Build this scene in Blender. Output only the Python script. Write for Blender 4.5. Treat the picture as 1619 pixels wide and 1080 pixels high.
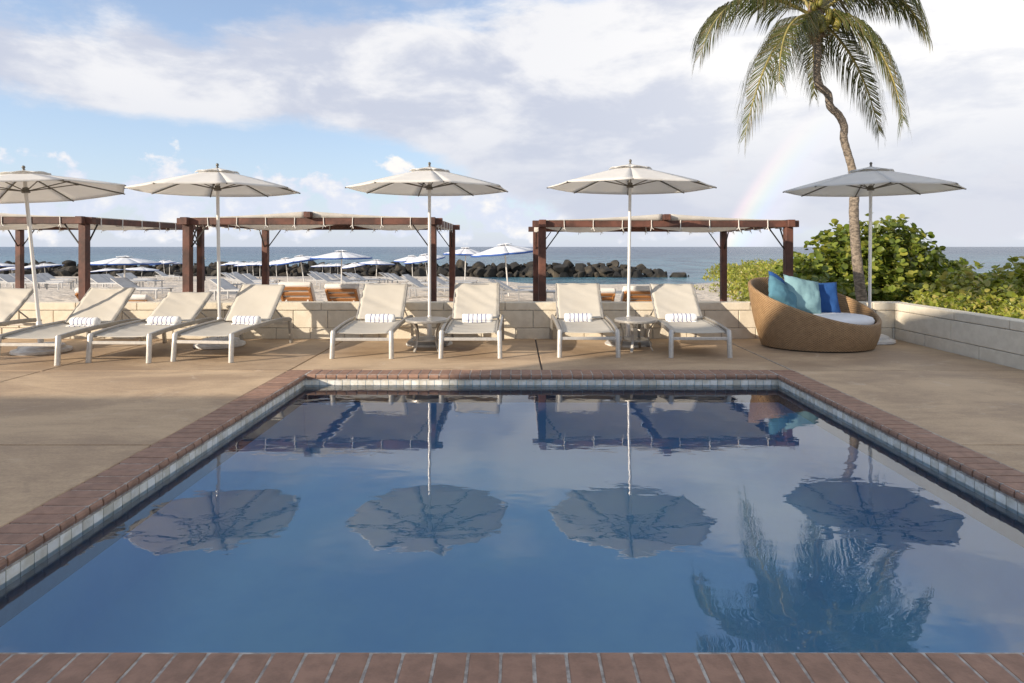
import bpy, math, random
from mathutils import Vector, Matrix, noise, Euler
R = math.radians
PI = math.pi
sc = bpy.context.scene
for o in list(bpy.data.objects):
    bpy.data.objects.remove(o)
COL = sc.collection
random.seed(7)

# ------------------------------------------------------------------ camera
H_CAM, F_PX, VPX, VPY = 1.3, 1000.0, 815.0, 390.0
cam_d = bpy.data.cameras.new('camera')
cam = bpy.data.objects.new('camera', cam_d)
COL.objects.link(cam)
cam.location = (0, 0, H_CAM)
cam.rotation_euler = (R(90), 0, 0)
cam_d.sensor_width = 36
cam_d.lens = 36 * F_PX / 1619
cam_d.shift_x = (809.5 - VPX) / 1619
cam_d.shift_y = -(540 - VPY) / 1619
cam_d.clip_start = 0.05
cam_d.clip_end = 30000
sc.camera = cam

# ------------------------------------------------------------------ light
SUN_AZ, SUN_EL = 57.0, 17.0          # light travels towards +X*sin(az), +Y*cos(az)
LX, LY = math.sin(R(SUN_AZ)), math.cos(R(SUN_AZ))
sd = bpy.data.lights.new('sun', 'SUN')
sd.energy = 2.9
sd.angle = R(0.55)
sd.color = (1.0, 0.87, 0.71)
sun = bpy.data.objects.new('sun', sd)
COL.objects.link(sun)
ldir = Vector((LX * math.cos(R(SUN_EL)), LY * math.cos(R(SUN_EL)), -math.sin(R(SUN_EL))))
sun.rotation_euler = ldir.to_track_quat('-Z', 'Y').to_euler()
sun.location = (-20, -20, 20)

sc.view_settings.view_transform = 'Standard'
sc.view_settings.look = 'None'
sc.view_settings.exposure = 1.17
sc.view_settings.gamma = 1.0
sc.view_settings.use_curve_mapping = False
sc.render.engine = 'CYCLES'
sc.cycles.max_bounces = 10
sc.cycles.transparent_max_bounces = 16

# ---- world: Nishita sky + procedural cloud deck + rainbow opposite the sun
W = bpy.data.worlds.new('World')
sc.world = W
W.use_nodes = True
wt = W.node_tree
wt.nodes.clear()


class NT:
    """tiny node-graph helper"""
    def __init__(self, tree):
        self.t = tree

    def n(self, typ, **kw):
        nd = self.t.nodes.new(typ)
        for k, v in kw.items():
            setattr(nd, k, v)
        return nd

    def link(self, a, b):
        self.t.links.new(a, b)

    def put(self, sock, v):
        if isinstance(v, bpy.types.NodeSocket):
            self.t.links.new(v, sock)
        else:
            sock.default_value = v

    def m(self, op, a, b=0.0, c=0.0, clamp=False):
        nd = self.n('ShaderNodeMath', operation=op)
        nd.use_clamp = clamp
        self.put(nd.inputs[0], a)
        self.put(nd.inputs[1], b)
        self.put(nd.inputs[2], c)
        return nd.outputs[0]

    def ss(self, x, a, b, lo=0.0, hi=1.0):
        nd = self.n('ShaderNodeMapRange', interpolation_type='SMOOTHSTEP')
        self.put(nd.inputs['Value'], x)
        nd.inputs['From Min'].default_value = a
        nd.inputs['From Max'].default_value = b
        nd.inputs['To Min'].default_value = lo
        nd.inputs['To Max'].default_value = hi
        return nd.outputs[0]

    def mix(self, f, a, b):
        nd = self.n('ShaderNodeMix', data_type='RGBA')
        self.put(nd.inputs[0], f)
        for s, v in ((nd.inputs[6], a), (nd.inputs[7], b)):
            if isinstance(v, tuple) and len(v) == 3:
                v = (*v, 1)
            self.put(s, v)
        return nd.outputs[2]

    def noise(self, vec, scale, detail=4, rough=0.5, dist=0.0):
        nd = self.n('ShaderNodeTexNoise')
        if vec is not None:
            self.link(vec, nd.inputs['Vector'])
        nd.inputs['Scale'].default_value = scale
        nd.inputs['Detail'].default_value = detail
        nd.inputs['Roughness'].default_value = rough
        nd.inputs['Distortion'].default_value = dist
        return nd.outputs[0]

    def comb(self, x, y, z=0.0):
        nd = self.n('ShaderNodeCombineXYZ')
        self.put(nd.inputs[0], x)
        self.put(nd.inputs[1], y)
        self.put(nd.inputs[2], z)
        return nd.outputs[0]


g = NT(wt)
tc = g.n('ShaderNodeTexCoord').outputs['Generated']
sep = g.n('ShaderNodeSeparateXYZ')
g.link(tc, sep.inputs[0])
dx, dy, dz = sep.outputs
el = g.m('ARCSINE', dz)                       # elevation, radians
az = g.m('ARCTAN2', dx, dy)                   # azimuth, right positive
sky = g.n('ShaderNodeTexSky', sky_type='NISHITA')
sky.sun_disc = False
sky.sun_elevation = R(SUN_EL)
sky.sun_rotation = math.atan2(-LX, -LY) % (2 * PI)
sky.altitude = 0
sky.air_density = 1.0
sky.dust_density = 0.1
sky.ozone_density = 3.5
# sheet cloud: noise in a stretched (azimuth, elevation) space
uv = g.comb(g.m('MULTIPLY', az, 1.0), g.m('MULTIPLY', el, 2.3), 0.37)
n1 = g.noise(uv, 2.6, 9, 0.56, 0.25)
n2 = g.noise(uv, 7.5, 8, 0.6, 0.15)
nn = g.m('ADD', g.m('MULTIPLY', n1, 0.62), g.m('MULTIPLY', n2, 0.38))
# upper limit of the sheet climbs to the right, lower limit drops to the right
up = g.m('ADD', 0.335, g.m('MULTIPLY', g.ss(az, -0.55, 0.7), 0.16))
lo = g.m('SUBTRACT', 0.165, g.m('MULTIPLY', g.ss(az, -0.35, 0.25), 0.17))
b_up = g.m('MULTIPLY', g.m('SUBTRACT', up, el), 3.2)
b_lo = g.m('MULTIPLY', g.m('SUBTRACT', el, lo), 6.0)
band = g.m('MINIMUM', g.m('MINIMUM', b_up, b_lo), 0.36)
cov = g.ss(g.m('ADD', g.m('ADD', nn, band), -0.5), 0.03, 0.21)
# far high wisps above the sheet
n3 = g.noise(g.comb(g.m('MULTIPLY', az, 1.2), g.m('MULTIPLY', el, 2.0), 4.1), 3.0, 8, 0.62, 0.4)
cov = g.m('MAXIMUM', cov, g.m('MULTIPLY', g.ss(n3, 0.55, 0.72), 0.40))
# broken cloud carries on overhead, out of view, thickened to lift fill in shade
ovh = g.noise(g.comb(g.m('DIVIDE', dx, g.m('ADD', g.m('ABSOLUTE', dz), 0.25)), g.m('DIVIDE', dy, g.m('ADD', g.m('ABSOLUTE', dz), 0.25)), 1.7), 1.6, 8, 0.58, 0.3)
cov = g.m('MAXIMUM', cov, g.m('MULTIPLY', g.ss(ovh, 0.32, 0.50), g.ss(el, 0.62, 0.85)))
# cumulus row low over the horizon
cu = g.noise(g.comb(g.m('MULTIPLY', az, 1.0), g.m('MULTIPLY', el, 1.25), 2.2), 15.0, 7, 0.58, 0.1)
cu_b = g.m('MULTIPLY', g.m('SUBTRACT', 0.105, el), 3.0)
cu_b2 = g.m('MULTIPLY', g.m('SUBTRACT', el, 0.012), 9.0)
cuc = g.ss(g.m('ADD', cu, g.m('MINIMUM', g.m('MINIMUM', cu_b, cu_b2), 0.1)), 0.50, 0.60)
# sheet colour: brighter to the right and where noise is high, greyer at its base
tone = g.noise(g.comb(g.m('MULTIPLY', az, 1.1), g.m('MULTIPLY', el, 2.6), 7.7), 4.2, 7, 0.55, 0.3)
bright = g.m('ADD', g.ss(g.m('ADD', g.m('MULTIPLY', tone, 0.7), g.m('MULTIPLY', n2, 0.3)), 0.42, 0.58, 0.0, 0.72), g.ss(az, 0.0, 0.55, 0.0, 0.44), clamp=True)
bright = g.m('MULTIPLY', bright, g.ss(el, 0.05, 0.26, 0.25, 1.0))
ccol = g.mix(bright, (0.60, 0.635, 0.745), (1.02, 1.0, 0.98))
cucol = g.mix(g.ss(cu, 0.50, 0.72), (0.66, 0.71, 0.83), (0.93, 0.90, 0.86))
# rainbow: ring 42 degrees round the antisolar point
anti = Vector((ldir.x, ldir.y, ldir.z))
dp = g.n('ShaderNodeVectorMath', operation='DOT_PRODUCT')
g.link(tc, dp.inputs[0])
dp.inputs[1].default_value = anti
ang = g.m('MULTIPLY', g.m('ARCCOSINE', dp.outputs['Value']), 180 / PI)
rr = g.n('ShaderNodeValToRGB')
cr = rr.color_ramp
cr.elements[0].position = 0.0
cr.elements[0].color = (0.10, 0.10, 0.10, 1)
cr.elements[1].position = 1.0
cr.elements[1].color = (0, 0, 0, 1)
for p, c in ((0.30, (0.11, 0.10, 0.14)), (0.45, (0.10, 0.15, 0.19)), (0.58, (0.14, 0.20, 0.12)),
             (0.70, (0.25, 0.20, 0.09)), (0.82, (0.24, 0.11, 0.08)), (0.93, (0.05, 0.02, 0.02))):
    e = cr.elements.new(p)
    e.color = (*c, 1)
g.link(g.ss(ang, 38.6, 42.8), rr.inputs[0])
nd = rr.inputs[0].links[0].from_node
nd.interpolation_type = 'LINEAR'
rb_f = g.m('MULTIPLY', g.ss(el, 0.22, 0.02), g.m('MULTIPLY', g.ss(ang, 37.5, 39.5), g.ss(ang, 43.2, 42.6)))
# smoothstep with reversed ranges behaves as 1-s
bg1 = g.n('ShaderNodeBackground')
g.link(sky.outputs[0], bg1.inputs[0])
bg1.inputs[1].default_value = 0.10
bg2 = g.n('ShaderNodeBackground')
g.link(ccol, bg2.inputs[0])
bg2.inputs[1].default_value = 0.465
bg3 = g.n('ShaderNodeBackground')
g.link(cucol, bg3.inputs[0])
bg3.inputs[1].default_value = 0.50
bg4 = g.n('ShaderNodeBackground')
g.link(rr.outputs[0], bg4.inputs[0])
g.link(g.m('MULTIPLY', rb_f, 0.46), bg4.inputs[1])
bg5 = g.n('ShaderNodeBackground')
bg5.inputs[0].default_value = (0.63, 0.68, 0.79, 1)
bg5.inputs[1].default_value = 0.47
hz_f = g.m('MULTIPLY', g.m('POWER', 2.718, g.m('MULTIPLY', g.m('ABSOLUTE', el), -6.0)), 0.75)
hz_f = g.m('ADD', hz_f, 0.22)
mx0 = g.n('ShaderNodeMixShader')
g.link(hz_f, mx0.inputs[0])
g.link(bg1.outputs[0], mx0.inputs[1])
g.link(bg5.outputs[0], mx0.inputs[2])
mx1 = g.n('ShaderNodeMixShader')
g.link(cuc, mx1.inputs[0])
g.link(mx0.outputs[0], mx1.inputs[1])
g.link(bg3.outputs[0], mx1.inputs[2])
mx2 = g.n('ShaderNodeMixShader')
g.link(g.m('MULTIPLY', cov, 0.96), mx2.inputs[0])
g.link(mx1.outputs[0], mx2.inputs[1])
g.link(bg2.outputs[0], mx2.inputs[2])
ad = g.n('ShaderNodeAddShader')
g.link(mx2.outputs[0], ad.inputs[0])
g.link(bg4.outputs[0], ad.inputs[1])
wo = g.n('ShaderNodeOutputWorld')
g.link(ad.outputs[0], wo.inputs[0])

# ------------------------------------------------------------------ helpers
def tag(o, label=None, cat=None, group=None, kind=None):
    if label: o['label'] = label
    if cat: o['category'] = cat
    if group: o['group'] = group
    if kind: o['kind'] = kind
    return o


def empty(name, loc=(0, 0, 0), rz=0.0):
    o = bpy.data.objects.new(name, None)
    o.empty_display_size = 0.2
    COL.objects.link(o)
    o.location = loc
    o.rotation_euler = (0, 0, rz)
    return o


def link_mesh(name, me, parent=None, loc=(0, 0, 0), rot=(0, 0, 0), scale=(1, 1, 1)):
    o = bpy.data.objects.new(name, me)
    COL.objects.link(o)
    o.parent = parent
    o.location = loc
    o.rotation_euler = rot
    o.scale = scale
    return o


def copy_tree(o, parent=None):
    c = o.copy()
    COL.objects.link(c)
    c.parent = parent
    for ch in list(o.children):
        copy_tree(ch, c)
    return c


def at(px, py, Y):
    """world point seen at photo pixel (px, py) when it stands Y metres away"""
    return Vector(((px - VPX) * Y / F_PX, Y, H_CAM - (py - VPY) * Y / F_PX))


class MB:
    def __init__(self):
        self.v, self.f = [], []

    def quad(self, a, b, c, d):
        i = len(self.v)
        self.v += [tuple(a), tuple(b), tuple(c), tuple(d)]
        self.f.append((i, i + 1, i + 2, i + 3))

    def box(self, c, s, M=None):
        i = len(self.v)
        for dx_ in (-.5, .5):
            for dy_ in (-.5, .5):
                for dz_ in (-.5, .5):
                    p = Vector((c[0] + dx_ * s[0], c[1] + dy_ * s[1], c[2] + dz_ * s[2]))
                    if M is not None:
                        p = M @ p
                    self.v.append(tuple(p))
        for q in ((0, 1, 3, 2), (4, 6, 7, 5), (0, 4, 5, 1), (2, 3, 7, 6), (0, 2, 6, 4), (1, 5, 7, 3)):
            self.f.append(tuple(i + k for k in q))
        return self

    def bar(self, a, b, w, h, up=(0, 0, 1)):
        """rectangular bar from a to b, w across, h along up"""
        a, b = Vector(a), Vector(b)
        d = (b - a)
        L = d.length
        d.normalize()
        u = Vector(up)
        s = d.cross(u)
        if s.length < 1e-5:
            s = d.cross(Vector((1, 0, 0)))
        s.normalize()
        u = s.cross(d)
        M = Matrix((( *s,), (*d,), (*u,))).transposed().to_4x4()
        M.translation = (a + b) / 2
        return self.box((0, 0, 0), (w, L, h), M)

    def tube(self, pts, r, n=10, cap=True):
        pts = [Vector(p) for p in pts]
        rs = r if isinstance(r, (list, tuple)) else [r] * len(pts)
        base = len(self.v)
        prev_u = None
        for k, p in enumerate(pts):
            if k == 0: d = pts[1] - p
            elif k == len(pts) - 1: d = p - pts[k - 1]
            else: d = pts[k + 1] - pts[k - 1]
            d.normalize()
            if prev_u is None:
                u = d.orthogonal().normalized()
            else:
                u = (prev_u - d * prev_u.dot(d))
                if u.length < 1e-6: u = d.orthogonal()
                u.normalize()
            prev_u = u
            w = d.cross(u)
            for j in range(n):
                a_ = 2 * PI * j / n
                self.v.append(tuple(p + (u * math.cos(a_) + w * math.sin(a_)) * rs[k]))
        for k in range(len(pts) - 1):
            for j in range(n):
                a_ = base + k * n + j
                b_ = base + k * n + (j + 1) % n
                self.f.append((a_, b_, b_ + n, a_ + n))
        if cap:
            self.f.append(tuple(base + j for j in reversed(range(n))))
            e_ = base + (len(pts) - 1) * n
            self.f.append(tuple(e_ + j for j in range(n)))
        return self

    def lathe(self, prof, n=24, c=(0, 0, 0)):
        base = len(self.v)
        for (r_, z_) in prof:
            for j in range(n):
                a_ = 2 * PI * j / n
                self.v.append((c[0] + r_ * math.cos(a_), c[1] + r_ * math.sin(a_), c[2] + z_))
        for k in range(len(prof) - 1):
            for j in range(n):
                a_ = base + k * n + j
                b_ = base + k * n + (j + 1) % n
                self.f.append((a_, b_, b_ + n, a_ + n))
        self.f.append(tuple(base + j for j in reversed(range(n))))
        e_ = base + (len(prof) - 1) * n
        self.f.append(tuple(e_ + j for j in range(n)))
        return self

    def grid(self, fn, nu, nv):
        base = len(self.v)
        for i in range(nu + 1):
            for j in range(nv + 1):
                self.v.append(tuple(fn(i / nu, j / nv)))
        for i in range(nu):
            for j in range(nv):
                a_ = base + i * (nv + 1) + j
                self.f.append((a_, a_ + nv + 1, a_ + nv + 2, a_ + 1))
        return self

    def mesh(self, name, mat, smooth=False):
        me = bpy.data.meshes.new(name)
        me.from_pydata(self.v, [], self.f)
        me.update()
        if mat: me.materials.append(mat)
        if smooth is True:
            me.polygons.foreach_set('use_smooth', [True] * len(me.polygons))
        elif smooth:
            try:
                me.polygons.foreach_set('use_smooth', [True] * len(me.polygons))
                me.set_sharp_from_angle(angle=R(smooth))
            except Exception:
                pass
        return me

    def build(self, name, mat, parent=None, smooth=False, loc=(0, 0, 0), rot=(0, 0, 0), bevel=0.0, solid=0.0, segs=1):
        o = link_mesh(name, self.mesh(name, mat, smooth), parent, loc, rot)
        if solid:
            md = o.modifiers.new('thick', 'SOLIDIFY')
            md.thickness = solid
            md.offset = 0
        if bevel:
            md = o.modifiers.new('bev', 'BEVEL')
            md.width = bevel
            md.segments = segs
            md.limit_method = 'ANGLE'
        return o


# ------------------------------------------------------------------ materials
def mat_new(name):
    m = bpy.data.materials.new(name)
    m.use_nodes = True
    t = m.node_tree
    b = t.nodes['Principled BSDF']
    return m, NT(t), b


def mat(name, c1, c2=None, scale=8.0, rough=0.6, bump=0.0, bscale=40.0, metal=0.0, coords='Object', stretch=(1, 1, 1),
        spec=0.5, rnd=0.0, detail=5, transl=0.0, bdist=0.01, lo=0.35, hi=0.65):
    m, g_, b = mat_new(name)
    tcn = g_.n('ShaderNodeTexCoord')
    mp = g_.n('ShaderNodeMapping')
    g_.link(tcn.outputs[coords], mp.inputs[0])
    mp.inputs['Scale'].default_value = stretch
    vec = mp.outputs[0]
    if rnd:
        oi = g_.n('ShaderNodeObjectInfo')
        va = g_.n('ShaderNodeVectorMath', operation='ADD')
        g_.link(vec, va.inputs[0])
        g_.link(g_.comb(g_.m('MULTIPLY', oi.outputs['Random'], 37.0), g_.m('MULTIPLY', oi.outputs['Random'], 91.0)), va.inputs[1])
        vec = va.outputs[0]
    if c2 is not None:
        f = g_.ss(g_.noise(vec, scale, detail, 0.6), lo, hi)
        colr = g_.mix(f, c1, c2)
    else:
        colr = (*c1, 1)
    if rnd:
        hs = g_.n('ShaderNodeHueSaturation')
        g_.put(hs.inputs['Color'], colr)
        g_.link(g_.m('ADD', 1 - rnd / 2, g_.m('MULTIPLY', oi.outputs['Random'], rnd)), hs.inputs['Value'])
        colr = hs.outputs[0]
    g_.put(b.inputs['Base Color'], colr)
    b.inputs['Roughness'].default_value = rough
    b.inputs['Metallic'].default_value = metal
    b.inputs['Specular IOR Level'].default_value = spec
    if bump:
        bn = g_.n('ShaderNodeBump')
        bn.inputs['Strength'].default_value = bump
        bn.inputs['Distance'].default_value = bdist
        g_.link(g_.noise(vec, bscale, 5, 0.6), bn.inputs['Height'])
        g_.link(bn.outputs[0], b.inputs['Normal'])
    if transl:
        tr = g_.n('ShaderNodeBsdfTranslucent')
        g_.put(tr.inputs[0], colr)
        mx = g_.n('ShaderNodeMixShader')
        mx.inputs[0].default_value = transl
        g_.link(b.outputs[0], mx.inputs[1])
        g_.link(tr.outputs[0], mx.inputs[2])
        g_.link(mx.outputs[0], m.node_tree.nodes['Material Output'].inputs[0])
    return m


M = {}
def deck_material():
    m, g_, b = mat_new('stained_concrete')
    ge = g_.n('ShaderNodeNewGeometry').outputs['Position']
    oi = g_.n('ShaderNodeObjectInfo').outputs['Random']

    def mapped(sx, sy):
        mp = g_.n('ShaderNodeMapping')
        g_.link(ge, mp.inputs[0])
        mp.inputs['Scale'].default_value = (sx, sy, 1)
        return mp.outputs[0]
    blot = g_.noise(mapped(0.5, 0.9), 1.5, 8, 0.62, 0.6)
    brush = g_.noise(mapped(1.2, 4.0), 4.0, 9, 0.72, 0.7)
    fine = g_.noise(mapped(1, 1), 55.0, 4, 0.7)
    f = g_.m('ADD', g_.m('MULTIPLY', blot, 0.58), g_.m('ADD', g_.m('MULTIPLY', brush, 0.20), g_.m('MULTIPLY', fine, 0.22)))
    c = g_.mix(g_.ss(f, 0.40, 0.60), (0.335, 0.235, 0.15), (0.53, 0.39, 0.25))
    # pale worn patches and darker drips
    c = g_.mix(g_.m('MULTIPLY', g_.ss(g_.noise(mapped(0.8, 0.8), 4.0, 7, 0.7, 0.8), 0.56, 0.74), 0.45), c, (0.60, 0.50, 0.38))
    c = g_.mix(g_.m('MULTIPLY', g_.ss(g_.noise(mapped(1, 1), 2.3, 9, 0.72, 1.0), 0.60, 0.70), 0.40), c, (0.24, 0.175, 0.125))
    hs = g_.n('ShaderNodeHueSaturation')
    g_.link(c, hs.inputs['Color'])
    g_.link(g_.m('ADD', 0.94, g_.m('MULTIPLY', oi, 0.12)), hs.inputs['Value'])
    g_.link(hs.outputs[0], b.inputs['Base Color'])
    g_.link(g_.ss(f, 0.4, 0.6, 0.60, 0.82), b.inputs['Roughness'])
    b.inputs['Specular IOR Level'].default_value = 0.35
    bn = g_.n('ShaderNodeBump')
    bn.inputs['Strength'].default_value = 0.35
    bn.inputs['Distance'].default_value = 0.006
    g_.link(g_.m('ADD', brush, g_.m('MULTIPLY', fine, 0.5)), bn.inputs['Height'])
    g_.link(bn.outputs[0], b.inputs['Normal'])
    return m


M['deck'] = deck_material()
M['joint'] = mat('joint_dirt', (0.06, 0.05, 0.045), (0.12, 0.10, 0.085), 20, 0.95)
M['joint_sealant'] = mat('joint_sealant', (0.42, 0.37, 0.30), (0.25, 0.21, 0.17), 14, 0.9)
M['brick'] = mat('coping_brick', (0.32, 0.185, 0.125), (0.235, 0.135, 0.09), 14, 0.62, 0.25, 90, rnd=0.16, detail=8)
M['mortar'] = mat('mortar', (0.48, 0.45, 0.41), (0.26, 0.23, 0.21), 30, 0.95, 0.5, 70)
M['tile'] = mat('white_tile', (0.78, 0.77, 0.72), (0.58, 0.54, 0.44), 9, 0.25, rnd=0.2)
M['band'] = mat('reflection_band_paint', (0.06, 0.16, 0.20), (0.045, 0.12, 0.16), 12, 0.4)  # teal painted for the dark reflection just under the waterline
M['grout'] = mat('grout', (0.34, 0.33, 0.30), None, rough=0.9)
M['pool'] = mat('pool_paint', (0.36, 0.73, 0.97), (0.27, 0.62, 0.95), 0.9, 0.7, 0.1, 30, detail=9)
M['pool_wall'] = mat('pool_wall_paint', (0.19, 0.41, 0.63), (0.16, 0.37, 0.58), 3, 0.7)
M['block'] = mat('painted_block', (0.74, 0.67, 0.54), (0.67, 0.60, 0.475), 9, 0.85, 0.7, 55, rnd=0.06, bdist=0.008)
M['metal'] = mat('champagne_metal', (0.60, 0.575, 0.53), (0.52, 0.50, 0.46), 30, 0.38, metal=0.35)
M['rail'] = mat('taupe_metal', (0.43, 0.405, 0.365), (0.36, 0.34, 0.305), 30, 0.36, metal=0.45)
M['pole'] = mat('white_pole', (0.74, 0.72, 0.68), None, rough=0.32, metal=0.2)
M['dark_metal'] = mat('dark_metal', (0.03, 0.028, 0.026), None, rough=0.5, metal=0.5)
M['rib'] = mat('rib_metal', (0.16, 0.145, 0.12), None, rough=0.45, metal=0.5)
M['sling'] = mat('sling_fabric', (0.60, 0.56, 0.485), (0.565, 0.525, 0.45), 3, 0.8, 0.25, 260, bdist=0.002, transl=0.12)
M['canopy'] = mat('canopy_fabric', (0.90, 0.88, 0.84), (0.86, 0.84, 0.80), 2.5, 0.85, 0.2, 9, bdist=0.02, transl=0.46)
M['canvas'] = mat('pergola_canvas', (0.80, 0.77, 0.71), (0.74, 0.70, 0.64), 2.5, 0.85, 0.3, 7, bdist=0.02, transl=0.45)
M['beach_canopy'] = mat('beach_canopy', (0.82, 0.82, 0.82), (0.76, 0.76, 0.78), 2.0, 0.8, transl=0.15)
M['blue_trim'] = mat('blue_trim', (0.035, 0.10, 0.34), None, rough=0.7)
M['rope'] = mat('white_rope', (0.78, 0.75, 0.69), None, rough=0.8)
M['base_white'] = mat('base_white', (0.74, 0.73, 0.70), (0.55, 0.53, 0.50), 8, 0.6, 0.2, 25)
M['base_grey'] = mat('base_grey', (0.40, 0.40, 0.40), (0.30, 0.30, 0.30), 10, 0.5, metal=0.3)
M['wood'] = mat('stained_wood', (0.150, 0.060, 0.040), (0.065, 0.030, 0.022), 3.5, 0.68, 0.5, 14, stretch=(1, 1, 1), rnd=0.2, detail=8)
M['teak'] = mat('teak', (0.52, 0.24, 0.085), (0.38, 0.16, 0.055), 9, 0.55, 0.2, 30, stretch=(0.6, 4, 4), rnd=0.15)
M['cushion'] = mat('white_cushion', (0.80, 0.775, 0.74), (0.74, 0.71, 0.67), 6, 0.9, 0.3, 9, bdist=0.02)
M['seat_white'] = mat('seat_white', (0.80, 0.80, 0.80), (0.75, 0.75, 0.75), 6, 0.85, 0.2, 12, bdist=0.01)
M['teal'] = mat('teal_fabric', (0.085, 0.215, 0.275), (0.07, 0.18, 0.235), 7, 0.85, 0.5, 10, bdist=0.02)
M['aqua'] = mat('aqua_fabric', (0.21, 0.36, 0.385), (0.185, 0.32, 0.345), 7, 0.85, 0.5, 10, bdist=0.02)
M['royal'] = mat('royal_fabric', (0.012, 0.075, 0.25), (0.010, 0.062, 0.21), 7, 0.85, 0.5, 10, bdist=0.02)
M['beach_metal'] = mat('beach_metal', (0.36, 0.36, 0.36), None, rough=0.4, metal=0.4)
M['beach_sling'] = mat('beach_sling', (0.50, 0.49, 0.47), (0.42, 0.41, 0.40), 5, 0.8)
M['rock'] = mat('dark_boulder', (0.018, 0.017, 0.015), (0.095, 0.075, 0.048), 1.1, 0.9, 0.9, 5, rnd=0.6, bdist=0.12, detail=8, lo=0.45, hi=0.8)
M['trunk'] = mat('palm_bark', (0.31, 0.25, 0.19), (0.11, 0.09, 0.07), 14, 0.9, 0.8, 26, stretch=(1, 1, 2.2), bdist=0.03, detail=8)
M['bark'] = mat('shrub_bark', (0.16, 0.12, 0.085), (0.10, 0.075, 0.05), 12, 0.9)
M['husk'] = mat('coconut_husk', (0.25, 0.20, 0.035), (0.16, 0.16, 0.03), 6, 0.5)
M['fibre'] = mat('palm_fibre', (0.24, 0.165, 0.095), (0.13, 0.085, 0.05), 16, 0.95)
M['rachis'] = mat('frond_rachis', (0.33, 0.27, 0.08), (0.22, 0.19, 0.065), 6, 0.6)
M['stucco'] = mat('stucco', (0.80, 0.75, 0.67), (0.76, 0.71, 0.63), 1.5, 0.9, 0.3, 40)
M['glass'] = mat('window_glass', (0.03, 0.04, 0.05), None, rough=0.05)
M['cloth_dark'] = mat('dark_cloth', (0.02, 0.022, 0.035), None, rough=0.9)
M['skin'] = mat('skin', (0.25, 0.13, 0.08), None, rough=0.6)
M['straw'] = mat('straw', (0.62, 0.54, 0.38), None, rough=0.9)


def leaf_mat(name, cols, rough=0.42, transl=0.28):
    """foliage: colour per leaf from the mesh's leaf id attribute"""
    m, g_, b = mat_new(name)
    a = g_.n('ShaderNodeAttribute')
    a.attribute_name = 'leafid'
    oi = g_.n('ShaderNodeObjectInfo')
    rp = g_.n('ShaderNodeValToRGB')
    rp.color_ramp.interpolation = 'LINEAR'
    es = rp.color_ramp.elements
    es[0].position, es[0].color = 0.0, (*cols[0], 1)
    es[1].position, es[1].color = 1.0, (*cols[-1], 1)
    for i, c in enumerate(cols[1:-1]):
        e_ = es.new((i + 1) / (len(cols) - 1))
        e_.color = (*c, 1)
    fr = g_.m('FRACT', g_.m('ADD', a.outputs['Fac'], oi.outputs['Random']))
    g_.link(fr, rp.inputs[0])
    g_.link(rp.outputs[0], b.inputs['Base Color'])
    b.inputs['Roughness'].default_value = rough
    tr = g_.n('ShaderNodeBsdfTranslucent')
    hs = g_.n('ShaderNodeHueSaturation')
    hs.inputs['Value'].default_value = 1.5
    g_.link(rp.outputs[0], hs.inputs['Color'])
    g_.link(hs.outputs[0], tr.inputs[0])
    mx = g_.n('ShaderNodeMixShader')
    mx.inputs[0].default_value = transl
    g_.link(b.outputs[0], mx.inputs[1])
    g_.link(tr.outputs[0], mx.inputs[2])
    g_.link(mx.outputs[0], m.node_tree.nodes['Material Output'].inputs[0])
    return m


M['grape'] = leaf_mat('sea_grape_leaf', [(0.08, 0.115, 0.016), (0.13, 0.175, 0.022), (0.19, 0.225, 0.03), (0.31, 0.3, 0.05), (0.09, 0.13, 0.018), (0.16, 0.2, 0.025)])
M['scrub'] = leaf_mat('scrub_leaf', [(0.14, 0.175, 0.02), (0.23, 0.265, 0.03), (0.34, 0.345, 0.045), (0.17, 0.205, 0.025), (0.4, 0.33, 0.09), (0.26, 0.285, 0.035)])
M['frond'] = leaf_mat('palm_leaflet', [(0.045, 0.062, 0.014), (0.075, 0.095, 0.022), (0.15, 0.145, 0.045), (0.055, 0.078, 0.018), (0.21, 0.155, 0.075), (0.075, 0.095, 0.022)], rough=0.38, transl=0.25)
M['tree_leaf'] = leaf_mat('tree_leaf', [(0.04, 0.09, 0.02), (0.07, 0.12, 0.03), (0.05, 0.10, 0.02)])


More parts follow.
